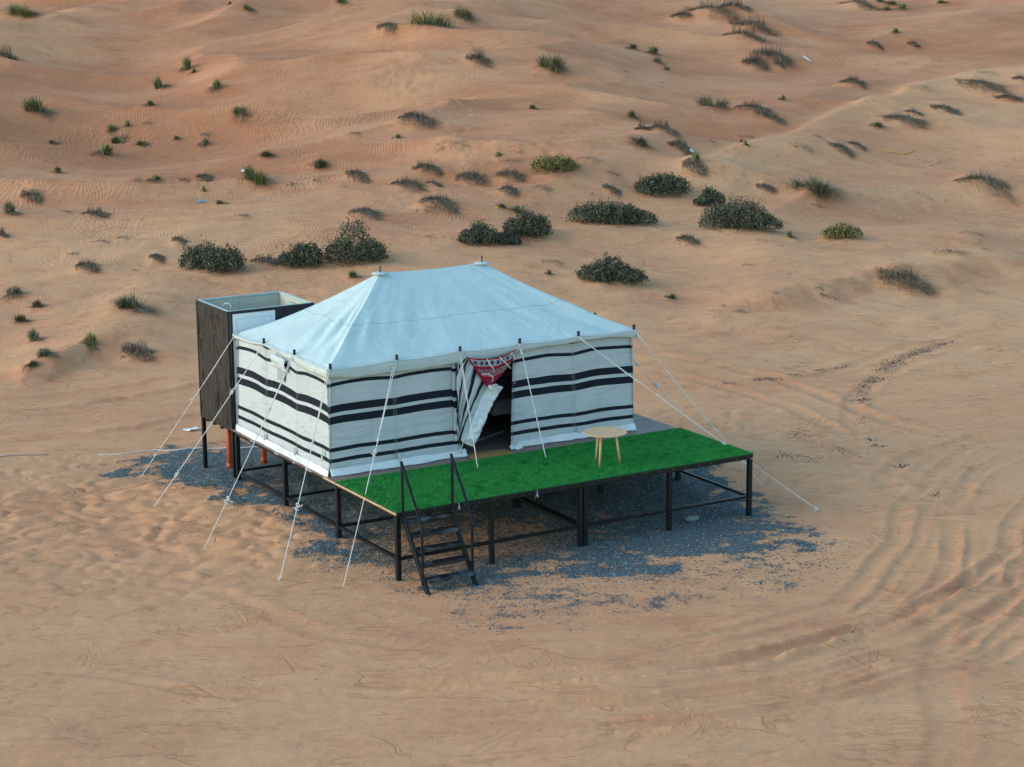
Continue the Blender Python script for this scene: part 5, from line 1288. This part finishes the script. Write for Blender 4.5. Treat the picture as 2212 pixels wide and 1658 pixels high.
ends = {'l2': G(302, 1032), 'l1': G(331, 1096), 'l0': G(439, 1188), 'f0': G(603, 1255), 'f1': G(741, 1267)}
lab = {'l2': 'guy rope from the tent\'s back left corner, leftmost of all, ending by the gravel edge',
       'l1': 'second guy rope from the left, tied to the left wall and pegged in sand',
       'l0': 'third guy rope from the left, passing the small window of the left wall',
       'f0': 'guy rope running down from the tent\'s near left corner pole',
       'f1': 'guy rope in front of the steps side, first pole right of the near corner'}
kn = {'l2': [(.42, .7), (.82, .8)], 'l1': [(.28, 1.0), (.78, 1.2)], 'l0': [(.27, .6), (.74, 1.4)], 'f0': [(.34, .8), (.65, 1.4), (.985, .8)], 'f1': [(.36, .6), (.42, 1.1)]}
for k in ends: rope(TIPS[k]+Vector((-.02, -.01, -.01)), ends[k], lab[k], kn[k], double=kn[k][0][0])
rope(TIPS['f2']+Vector((0, -.02, -.01)), D(1032, 1012, H+.02), 'rope from the pole left of the doorway down to the turf', [(.45, .5)], double=.45, rad=.009)
rope(TIPS['f3']+Vector((0, -.02, -.01)), D(1179.5, 990, H+.02), 'rope from the pole right of the doorway down to the turf', [(.57, .5)], double=.1, rad=.009)
e8 = G(1771, 1103); e9 = G(1651, 1051)
rope(TIPS['f4']+Vector((0, -.02, -.01)), e8, 'longest right hand rope, from the front wall\'s fifth pole to the far right sand', [(.33, .7), (.60, 1.0), (.985, 1.2)], double=.33)
rope(TIPS['f5']+Vector((.02, 0, -.02)), e9, 'upper right rope from the tent\'s near right corner to the sand beyond the turf', [(.62, .7), (.84, 1.6)], double=.6)
rope(TIPS['r0']+Vector((.02, 0, -.02)), G(1580, 1003), 'middle right rope from behind the right corner, vanishing behind the turf edge', [(.30, .9), (.44, 1.5)], double=.3)
rope(TIPS['r2']+Vector((.02, 0, -.05)), Vector((9.6, 6.5, gz1(9.6, 6.5))), 'short visible rope at the tent\'s back right, low against the sand', [], double=0)
# loose rope ends under the turf edge
for (px, py), lb in (((1160, 1068), 'frayed rope scrap hanging below the platform beam right of the steps'), ((991, 1095), 'short pale rope scrap hanging beside the steps under the turf')):
    p = Vector((0, 0, 0)); d = f_+r2*((px-1106)/4400)-u2*((py-829)/4400); t = (-.03-CAM[1])/d.y; p = Vector(CAM)+d*t
    k = MB(); k.tube([p+Vector((0, 0, .07)), p+Vector((.01, 0, .0)), p+Vector((.02, 0, -.05)), p+Vector((.0, 0, -.09))], [.004, .008, .007, .005], 6); k.tube([p, p+Vector((-.025, -.01, -.03)), p+Vector((-.03, 0, -.07))], .0045, 6)
    tag(k.build('rope_scrap', M_ROPE, None, smooth=True), lb, 'rope')

# ---------------------------------------------------------------- bathroom cubicle
BX0, BX1, BY0, BY1, BZ0, BZ1 = 0.0, 1.80, 6.83, 8.42, 1.10, 3.43
cub = empty('cubicle', (.9, 7.6, 0), 'brown stained open-top washroom cubicle on stilts behind the tent', 'cubicle')
M_BROWN = NT('stained_panel', .7, .15)
rn = M_BROWN.noise(2.2, 6, .7, M_BROWN.mapping(scale=(1, 1, .6))); rn2 = M_BROWN.noise(7, 5, .75, M_BROWN.mapping(scale=(1, 1, .45)), .6)
mk = M_BROWN.math('MULTIPLY', M_BROWN.rng(rn2, .50, .56), M_BROWN.rng(rn, .42, .54))
M_BROWN.color(M_BROWN.mix(mk, M_BROWN.mix(M_BROWN.rng(rn, .3, .7), (.033, .030, .026), (.052, .047, .041)), (.008, .006, .005))); M_BROWN = M_BROWN.m
M_INNER = plain('inner_panel', (.52, .52, .44), .6, .07, 2)
M_TRIM = plain('pale_trim', (.40, .50, .48), .5, .1, 5)
M_WHITE = plain('white_door', (.76, .80, .82), .4, .04, 2, .45)
M_FR = plain('dark_angle', (.022, .021, .022), .5, .35, 4)
fw_ = .05
# left face: grooved panel strips
nst = 8; w = (BY1-BY0-.1)/nst
for k in range(nst):
    y = BY0+.05+k*w; MB().box(BX0-.002+.0, BX0+.022, y+.002, y+w-.002, BZ0+.05, BZ1-.05).build('side_panel', M_BROWN, cub, bevel=.003)
MB().box(BX0+.001, BX0+.012, BY0+.05, BY1-.05, BZ0+.05, BZ1-.05).build('panel_backing', M_BROWN, cub)
for y0 in (BY0, BY1-fw_):
    for x0 in (BX0-.012, BX1-fw_):
        MB().box(x0, x0+fw_, y0, y0+fw_, BZ0, BZ1-.001).build('corner_post', M_FR, cub, bevel=.003)
def rim(x0, x1, y0, y1, z0, z1, m_, nm): MB().box(x0, x1, y0, y1, z0, z1).build(nm, m_, cub, bevel=.003)
rim(BX0-.010, BX0+.035, BY0+fw_, BY1-fw_, BZ0, BZ0+.05, M_BROWN, 'bottom_rail')
rim(BX0-.010, BX0+.012, BY0+fw_, BY1-fw_, BZ1-.05, BZ1-.001, M_FR, 'top_rail')
rim(BX0+.013, BX0+.06, BY0+fw_, BY1-fw_, BZ1-.05, BZ1+.006, M_TRIM, 'rim_trim')
rim(BX0+fw_, BX1-fw_, BY0-.004, BY0+.02, BZ1-.055, BZ1-.001, M_FR, 'top_rail')
rim(BX0+fw_, BX1-fw_, BY0+.021, BY0+.06, BZ1-.05, BZ1+.006, M_TRIM, 'rim_trim')
rim(BX0+fw_, BX1-fw_, BY1-.06, BY1-.015, BZ1-.04, BZ1+.004, M_TRIM, 'rim_trim')
rim(BX1-.06, BX1-.015, BY0+fw_, BY1-fw_, BZ1-.04, BZ1+.004, M_TRIM, 'rim_trim')
# inner lining boards on the far and right sides
for z0, z1 in ((BZ1-.20, BZ1-.045), (BZ1-.95, BZ1-.205), (BZ1-1.7, BZ1-.955), (BZ0+.05, BZ1-1.705)):
    for xa, xb in ((BX0+.03, .88), (.885, BX1-.03)): MB().box(xa, xb, BY1-.05, BY1-.02, z0, z1).build('lining_panel', M_INNER, cub, bevel=.003)
    MB().box(BX1-.05, BX1-.02, BY0+.03, BY1-.055, z0, z1).build('lining_panel', M_INNER, cub, bevel=.003)
    MB().box(BX0+.03, BX0+.05, BY0+.03, BY1-.055, z0, z1).build('lining_panel', M_INNER, cub, bevel=.003)
MB().box(BX0+.0, BX1-.0, BY0+.055, BY1-.055, BZ0-.0, BZ0+.045).build('floor_panel', M_INNER, cub)
MB().box(.06, .075+.02, BY0+.008, BY0+.03, BZ0+.06, BZ1-.057).build('door_jamb', M_FR, cub)
dr = MB().box(.096, .97, BY0+.006, BY0+.034, BZ0+.06, BZ1-.058).build('door', M_WHITE, cub, bevel=.003)
gr = MB()
for z in (BZ1-.15,): gr.box(.17, .90, BY0+.0028, BY0+.0058, z-.004, z)
for x in (.17, .896): gr.box(x, x+.004, BY0+.0028, BY0+.0058, BZ0+.3, BZ1-.154)
gr.build('door_moulding', plain('groove', (.30, .36, .40), .6), dr)
MB().box(.985, BX1-fw_, BY0+.006, BY0+.03, BZ0+.06, BZ1-.057).build('front_panel', M_FR, cub)
MB().tube([(.17, 7.45, 3.25), (.17, 7.45, 3.45), (.19, 7.42, 3.49), (.25, 7.36, 3.49), (.27, 7.33, 3.45), (.27, 7.33, 3.20)], .012, 8).build('shower_pipe', M_TRIM, cub, smooth=True)
MB().tube([(1.30, 6.90, 3.43), (1.32, 6.92, 3.47), (1.40, 6.92, 3.46), (1.46, 6.90, 3.42)], .010, 8).build('shower_hose', M_TRIM, cub, smooth=True)
MB().tube([(BX0-.008+.0, BY0+.52+.045*math.cos(a), 3.24+.05*math.sin(a)) for a in np.linspace(0, 6.283, 13)], .006, 5, False).build('ring', M_FR, cub)
for i, y in enumerate((7.05, 7.42, 7.80, 8.15)): MB().box(BX0+.02, BX1-.02, y, y+.07, BZ0-.07, BZ0-.002).build('floor_joist', M_FR, cub)
for x in (BX0-.0, BX1-.07):
    for y in (BY0+.0, BY1-.08): MB().box(x, x+.072, y, y+.072, gz1(x, y)-.2, BZ0-.003).build('post', M_STEEL, cub, bevel=.004)
M_PVC = plain('orange_pipe', (.50, .10, .035), .4, .12, 3)
for p, lb in (((.40, 8.0), 0), ((1.17, 8.08), 0)):
    g = gz1(*p); MB().tube([(p[0], p[1], g-.1), (p[0], p[1], BZ0-.0)], .056, 16).build('drain_pipe', M_PVC, cub, smooth=True)
    MB().tube([(p[0], p[1], g+.02), (p[0], p[1], g+.12)], .066, 16).build('pipe_collar', M_PVC, cub, smooth=True)

# ---------------------------------------------------------------- hose and litter
def hose(pts, label, r=.014, mat=None):
    P = [G(*p)+Vector((0, 0, .028)) for p in pts]; Q = []
    for i in range(len(P)-1):
        for k in range(6):
            q = P[i].lerp(P[i+1], k/6); q.z = gz1(q.x, q.y)+.008; Q.append(q)
    Q.append(P[-1]); return tag(MB().tube(Q, r, 7).build('hose', mat or M_ROPE, None, smooth=True), label, 'hose')
hose([(-60, 990), (0, 988), (30, 985), (70, 984), (104, 983.5)], 'grey hose piece lying on sand at the left edge', .012, plain('grey_hose', (.25, .25, .24), .6))
hose([(215, 984), (260, 982), (300, 977), (335, 973), (380, 974), (434, 971), (520, 969), (560, 966)], 'white hose running over sand to the gravel under the cubicle')
def scrap(px, py, pts, label, name='plastic_scrap', mat=None, lift=.03, cat='litter'):
    c = G(px, py); vs = []
    for (a, b) in pts: x, y = c.x+RT[0]*a+FW[0]*b, c.y+RT[1]*a+FW[1]*b; vs.append((x, y, gz1(x, y)+lift*random.uniform(.4, 1.5)))
    x, y = c.x, c.y; vs.append((x, y, gz1(x, y)+lift*1.8)); n = len(pts)
    tag(MB().add(vs, [(i, (i+1) % n, n) for i in range(n)]).build(name, mat or M_SKIRT, None, thick=.006), label, cat)
scrap(412, 932, [(-.17, .0), (-.05, -.10), (.0, -.12), (.03, -.02), (.16, -.02), (.17, .12), (.06, .25), (-.02, .16), (-.14, .10)], 'torn white plastic sheet lying on sand left of the cubicle stilts', 'plastic_sheet', M_WHITE, .035)
M_BLUE = plain('blue_plastic', (.05, .42, .62), .4); M_CYAN = plain('pale_plastic', (.42, .50, .53), .5); M_YEL = plain('yellow_twine', (.55, .33, .06), .7); M_DBL = plain('cobalt_plastic', (.03, .05, .5), .4)
def farscrap(pos, pts, label, mat, nm='litter_scrap'):
    vs = []
    for (a, b) in pts:
        x, y = pos[0]+RT[0]*a+FW[0]*b, pos[1]+RT[1]*a+FW[1]*b; vs.append((x, y, gz1(x, y)+.05*random.uniform(.5, 1.6)))
    x, y = pos[0], pos[1]; vs.append((x, y, gz1(x, y)+.12)); n = len(pts)
    tag(MB().add(vs, [(i, (i+1) % n, n) for i in range(n)]).build(nm, mat, None, thick=.01), label, 'litter')
farscrap((12.46, 35.25), [(-.08, -.1), (.07, -.08), (.09, .12), (-.05, .14)], 'small white plastic bag caught above the tuft on the left dune', M_SKIRT, 'plastic_bag')
farscrap((9.69, 32.2), [(-.14, -.05), (.09, .0), (.12, .09), (-.09, .06)], 'bright blue plastic wrapper on the lower left dune', M_BLUE, 'plastic_wrapper')
farscrap((41.75, 41.91), [(-.20, .16), (-.17, .24), (.18, -.14), (.20, -.24), (.06, -.12)], 'long white plastic strip below the slanting draped grass at upper right', M_CYAN, 'plastic_strip')
farscrap((26.78, 29.38), [(-.07, -.08), (.06, -.08), (.07, .1), (-.06, .12)], 'small white litter in the yellowish tuft right of the scrub', M_CYAN)
farscrap((15.52, 23.79), [(-.09, -.05), (.09, -.03), (.08, .08), (-.08, .08)], 'cobalt blue litter at the foot of the low bushes above the roof', M_DBL)
farscrap((17.28, 26.53), [(-.05, -.03), (.05, -.02), (.05, .05), (-.05, .05)], 'yellow litter scrap by the spiky tuft above the roof', M_YEL)
q = [(-.6, .0), (-.5, -.15), (-.2, -.1), (.1, -.15), (.4, .1), (.6, .35)]
tag(MB().tube([(x, y, gz1(x, y)+.02) for x, y in ((35.62+RT[0]*a+FW[0]*b, 28.75+RT[1]*a+FW[1]*b) for a, b in q)], .022, 6).build('twine', M_YEL, None, smooth=True), 'yellow twine lying across the right hand sand slope', 'twine')
M_STONE = plain('pale_stone', (.20, .25, .25), .8, .25, 14, bump=.01)
for px, py, s_, lb in ((1346, 1025.5, .085, 'pale stone under the platform, left of the pair'), (1394, 1026, .07, 'pale stone under the platform, right of the pair'), (1495, 1122, .10, 'rounded grey stone on gravel before the right end of the platform')):
    c = G(px, py); mb = MB(); vs = []; n = 12
    for j in range(7):
        for k in range(n):
            th = math.pi*j/6; a = 2*math.pi*k/n; w = 1+.18*float(gnoise(np.array([math.cos(a)*1.5+px]), np.array([math.sin(a)*1.5+th]), 801)[0])
            vs.append((c.x+s_*1.3*math.sin(th)*math.cos(a)*w, c.y+s_*math.sin(th)*math.sin(a)*w, c.z+.03+s_*.6*math.cos(th)*w))
    mb.add(vs, [(j*n+k, (j+1)*n+k, (j+1)*n+(k+1) % n, j*n+(k+1) % n) for j in range(6) for k in range(n)]); tag(mb.build('stone', M_STONE, None, smooth=True), lb, 'stone')

# ---------------------------------------------------------------- plants
M_G = tone_mat('green_grass', [(0, (.05, .068, .022)), (.35, (.135, .155, .055)), (.7, (.25, .25, .10)), (1, (.34, .29, .15))])
M_S = tone_mat('grey_green_grass', [(0, (.06, .062, .036)), (.4, (.15, .145, .08)), (.75, (.27, .245, .14)), (1, (.40, .34, .21))])
M_D = tone_mat('dry_grass', [(0, (.09, .070, .045)), (.4, (.215, .17, .11)), (.75, (.36, .28, .18)), (1, (.50, .39, .25))])
M_T = tone_mat('dead_twig', [(0, (.07, .055, .045)), (.5, (.15, .115, .09)), (1, (.26, .20, .16))])
M_Y = tone_mat('scrub_leaf', [(0, (.09, .09, .03)), (.5, (.20, .19, .065)), (1, (.33, .29, .12))])
M_B = tone_mat('bush_leaf', [(0, (.034, .038, .028)), (.45, (.085, .092, .062)), (.8, (.16, .165, .105)), (1, (.26, .24, .16))])
def strips(x, y, dirx, diry, length, lift, w, tone, curl, name, mat, parent, hug=0.0, flop=1.0, jit=.3):
    """curved blades: root at x,y on the ground, leaning towards dir and arching over"""
    n = len(x); K = 4; o0 = np.array(root_loc(parent)); pts = []
    sd = np.stack([-diry, dirx], -1)
    bend = RNG.randn(n)*jit
    for k in range(K+1):
        t = k/K; run = length*t*(.35+.65*t*flop); px = x+dirx*run-diry*bend*length*t*t*.4; py = y+diry*run+dirx*bend*length*t*t*.4
        up = lift*(t-curl*t*t); g = GZ(px, py); pz = np.maximum(z_root(x, y)*(1-hug)+g*hug+up, g+.01+.03*lift*t); pts.append(np.stack([px, py, pz], -1))
    V = []; 
    for k in range(K+1):
        ww = (w*(1-(k/K)**1.6)*.5+.0008)[:, None]; s3 = np.concatenate([sd*ww, np.zeros((n, 1))], 1)
        V += [pts[k]-s3, pts[k]+s3]
    V = np.stack(V, 1)-o0[None, None]; base = (np.arange(n)*(2*(K+1)))[:, None, None]
    F = np.array([(2*k, 2*k+1, 2*k+3, 2*k+2) for k in range(K)])[None]+base
    return mesh_np(name, V.reshape(-1, 3), F.reshape(-1, 4), np.repeat(tone, 2*(K+1)), mat, parent)
def z_root(x, y): return GZ(x, y)-.01
def mesh_np(name, V, F, tone, mat, parent):
    me = bpy.data.meshes.new(name); me.vertices.add(len(V)); me.vertices.foreach_set('co', V.astype(np.float32).ravel()); nf, c = F.shape
    me.loops.add(nf*c); me.loops.foreach_set('vertex_index', F.astype(np.int32).ravel()); me.polygons.add(nf); me.polygons.foreach_set('loop_start', np.arange(0, nf*c, c, dtype=np.int32))
    me.update(calc_edges=True); at = me.attributes.new('tone', 'FLOAT', 'POINT'); at.data.foreach_set('value', tone.astype(np.float32))
    me.materials.append(mat); o = bpy.data.objects.new(name, me); COL.objects.link(o)
    if parent is not None: o.parent = parent
    return o
GRP = {'G': 'green grass tufts on the dunes', 'S': 'grey-green spiky tufts on the sand', 'D': 'dry grass clumps on sand mounds', 'T': 'dead twig patches on the sand', 'B': 'dark bushes behind the tent', 'Y': 'yellow-green scrubs'}
NAME = {'G': 'grass_tuft', 'S': 'spiky_grass_tuft', 'D': 'dry_grass_clump', 'T': 'dead_twigs', 'B': 'bush', 'Y': 'scrub'}
CAT = {'G': 'grass tuft', 'S': 'grass tuft', 'D': 'dry grass', 'T': 'dead twigs', 'B': 'bush', 'Y': 'bush'}
def to_xy(cx, cy, a, b): return cx+RT[0]*a+FW[0]*b, cy+RT[1]*a+FW[1]*b
for kd, cx, cy, w, h, lbl in PLANTS:
    root = empty(NAME[kd], (cx, cy, gz1(cx, cy)), lbl, CAT[kd], GRP[kd])
    small = min(1, max(.25, w/1.2))
    if kd in 'GS':
        n = int((300 if kd == 'G' else 340)*small**.8)+40; nc = max(1, int(w/.45)); 
        cl = np.stack([RNG.uniform(-.30, .30, nc)*w, RNG.uniform(-.2, .2, nc)*w], -1); ci = RNG.randint(0, nc, n)
        a = cl[ci, 0]+RNG.randn(n)*.085*w; b = cl[ci, 1]+RNG.randn(n)*.085*w; x, y = to_xy(cx, cy, a, b)
        th = np.arctan2(b, a)+RNG.randn(n)*.9; dx = RT[0]*np.cos(th)+FW[0]*np.sin(th); dy = RT[1]*np.cos(th)+FW[1]*np.sin(th)
        ln_ = w*(.06+.42*RNG.rand(n)); hh = h*(.40+.65*RNG.rand(n))*(1 if kd == 'G' else .85)*(1.15-.5*ln_/(.48*w))
        strips(x, y, dx, dy, ln_, hh*1.25, np.full(n, .016+.006*small), np.clip(RNG.beta(2, 2.4, n)+(.1 if kd == 'G' and w < .7 else 0), 0, 1), .35, 'blades', M_G if kd == 'G' else M_S, root)
        m_ = int(n*.35); a = RNG.randn(m_)*.16*w; b = RNG.randn(m_)*.12*w; x, y = to_xy(cx, cy, a, b); th = np.arctan2(b, a)+RNG.randn(m_)*.5
        if kd == 'S' or w > .9: th = np.where(RNG.rand(m_) < .55, -.5+RNG.randn(m_)*.35, th)
        dx = RT[0]*np.cos(th)+FW[0]*np.sin(th); dy = RT[1]*np.cos(th)+FW[1]*np.sin(th)
        strips(x, y, dx, dy, w*(.25+.35*RNG.rand(m_)), h*.35*np.ones(m_), np.full(m_, .018), RNG.beta(1.6, 3, m_), .9, 'trailing_blades', M_S if kd == 'G' else M_D, root, hug=.9)
    elif kd == 'D':
        n = int(430*small)+50; t = RNG.rand(n); a = (t-.5)*1.0*w; b = RNG.randn(n)*.17*w-(1.2 if w > 1.6 and uv_of(cx, cy)[1] > 88 else .45)*a; x, y = to_xy(cx, cy, a, b)
        th = -.75+RNG.randn(n)*.55; th = np.where(RNG.rand(n) < .2, RNG.rand(n)*6.28, th)
        dx = RT[0]*np.cos(th)+FW[0]*np.sin(th); dy = RT[1]*np.cos(th)+FW[1]*np.sin(th)
        strips(x, y, dx, dy, w*(.12+.32*RNG.rand(n)), h*(.12+.55*RNG.rand(n)**1.3), np.full(n, .019), RNG.beta(1.8, 2.8, n), .75, 'blades', M_D, root, hug=.85)
        m_ = int(n*.2); a = (RNG.rand(m_)-.5)*.6*w; b = RNG.randn(m_)*.06*w; x, y = to_xy(cx, cy, a, b); th = RNG.rand(m_)*6.28
        strips(x, y, np.cos(th), np.sin(th), w*.1*np.ones(m_), h*(.4+.5*RNG.rand(m_)), np.full(m_, .014), RNG.rand(m_), .1, 'upright_stalks', M_T, root)
    elif kd == 'T':
        n = int(90*small)+30; a = RNG.uniform(-.48, .48, n)*w; b = RNG.randn(n)*.16*w; x, y = to_xy(cx, cy, a, b); th = RNG.rand(n)*6.28
        strips(x, y, np.cos(th), np.sin(th), w*(.05+.16*RNG.rand(n)), h*(.10+.55*RNG.rand(n)**1.6), np.full(n, .014), RNG.rand(n), .6, 'twigs', M_T, root, hug=.6, jit=.8)['kind'] = 'stuff'
    else:
        lobes = max(3, int(w/.42)); LB = []
        for i in range(lobes):
            a = (i+.5)/lobes-.5; rr = (.5-.34*abs(a)*1.4)*RNG.uniform(.62, 1.15)
            LB.append((a*w*.82, RNG.uniform(-.18, .18)*min(w, 1.6), rr))
        N_ = int((6000 if kd == 'B' else 3000)*min(2.6, max(.6, w/1.4))); li = RNG.randint(0, lobes, N_); LBa = np.array(LB)
        hv = RNG.randn(N_, 3); hv /= np.linalg.norm(hv, axis=1)[:, None]; hv[:, 2] = np.abs(hv[:, 2])**.8
        rad = (.62+.38*RNG.rand(N_)**.5)*(1+.22*np.sin(hv[:, 0]*9+li)*np.sin(hv[:, 1]*8+li*2)*.8+.13*RNG.randn(N_)*(RNG.rand(N_) < .4)+.10*gnoise(hv[:, 0]*2.5+li*5, hv[:, 1]*2.5+cx, 903)*2)
        rx = .32*w*np.ones(N_) if lobes < 4 else np.minimum(.25*w, .58)*np.ones(N_)
        a = LBa[li, 0]+hv[:, 0]*rad*rx; b = LBa[li, 1]+hv[:, 1]*rad*rx*.95; zz_ = hv[:, 2]*rad*h*1.78*LBa[li, 2]*1.15+.02
        x, y = to_xy(cx, cy, a, b); z = GZ(x, y)*.5+gz1(cx, cy)*.5+zz_
        sz = .021+.020*RNG.rand(N_); d1 = RNG.randn(N_, 3); d1 /= np.linalg.norm(d1, axis=1)[:, None]; d2 = np.cross(d1, RNG.randn(N_, 3)); d2 /= np.linalg.norm(d2, axis=1)[:, None]
        C_ = np.stack([x, y, z], -1)-np.array(root.location)[None]
        e1 = d1*sz[:, None]; e2 = d2*(sz*.6)[:, None]; V = np.stack([C_-e1, C_-e2, C_+e1, C_+e2], 1).reshape(-1, 3); F = np.arange(N_*4).reshape(-1, 4)
        clump = gnoise(a/.16+li*3, b/.16+zz_/.14, 901); tn_ = np.clip(.45+.40*clump+.16*RNG.randn(N_)+.12*(hv[:, 2]-.5), 0, 1)
        mesh_np('foliage', V, F, np.repeat(tn_, 4), M_B if kd == 'B' else M_Y, root)
        br = MB()
        for i in range(36 if kd == 'B' else 60):
            l = LB[RNG.randint(lobes)]; x0, y0 = to_xy(cx, cy, l[0]*.6, l[1]*.6); v_ = RNG.randn(3); v_ /= np.linalg.norm(v_); rx_ = rx[0]*.95
            x1, y1 = to_xy(cx, cy, l[0]+v_[0]*rx_, l[1]+v_[1]*rx_); z0_ = gz1(x0, y0); z1_ = z0_+.05+abs(v_[2])*h*.75
            br.tube([(x0, y0, z0_-.03), ((x0+x1)/2, (y0+y1)/2, (z0_+z1_)/2+.08*h), (x1, y1, z1_)], [.018, .011, .005], 4)
        br.tone = list(np.repeat(RNG.rand(1), len(br.v))); br.build('branches', M_T if kd == 'Y' else M_D, root)
        n = int(60*w)+30; th = RNG.rand(n)*6.28; rr = w*.40*np.sqrt(RNG.rand(n)); x, y = to_xy(cx, cy, rr*np.cos(th)*1.1, rr*np.sin(th)*.7-.05*w)
        strips(x, y, np.cos(th), np.sin(th), .12+.12*RNG.rand(n), h*.25*RNG.rand(n), np.full(n, .014), RNG.rand(n), .6, 'dead_stems', M_T, root, jit=.8)
# fine dead stalks and twig litter lying over the trampled middle ground
n = 2600; cu = RNG.uniform(-17, 19, 60); cv = RNG.uniform(49, 74, 60); ci = RNG.randint(0, 60, n)
u_a = cu[ci]+RNG.randn(n)*1.1; v_a = cv[ci]+RNG.randn(n)*1.3
x = CAM[0]+FW[0]*v_a+RT[0]*u_a; y = CAM[1]+FW[1]*v_a+RT[1]*u_a; th = RNG.rand(n)*6.28
o = strips(x, y, np.cos(th), np.sin(th), .05+.22*RNG.rand(n)**2, .03+.10*RNG.rand(n)**2, np.full(n, .014), RNG.rand(n), .8, 'twig_litter', M_T, None, hug=.8, jit=.6)
tag(o, 'fine dead stalks and twig litter scattered over the middle slope', 'twig litter', None, 'stuff')
n = 420; u_a = RNG.uniform(-11, 13, n); v_a = RNG.uniform(24, 47, n); x = CAM[0]+FW[0]*v_a+RT[0]*u_a; y = CAM[1]+FW[1]*v_a+RT[1]*u_a; th = RNG.rand(n)*6.28
o = strips(x, y, np.cos(th), np.sin(th), .03+.10*RNG.rand(n)**2, .01+.03*RNG.rand(n), np.full(n, .008), .4*RNG.rand(n), .8, 'straw_litter', M_T, None, hug=.9, jit=.6)
tag(o, 'tiny bits of straw and twig on the near sand', 'twig litter', None, 'stuff')
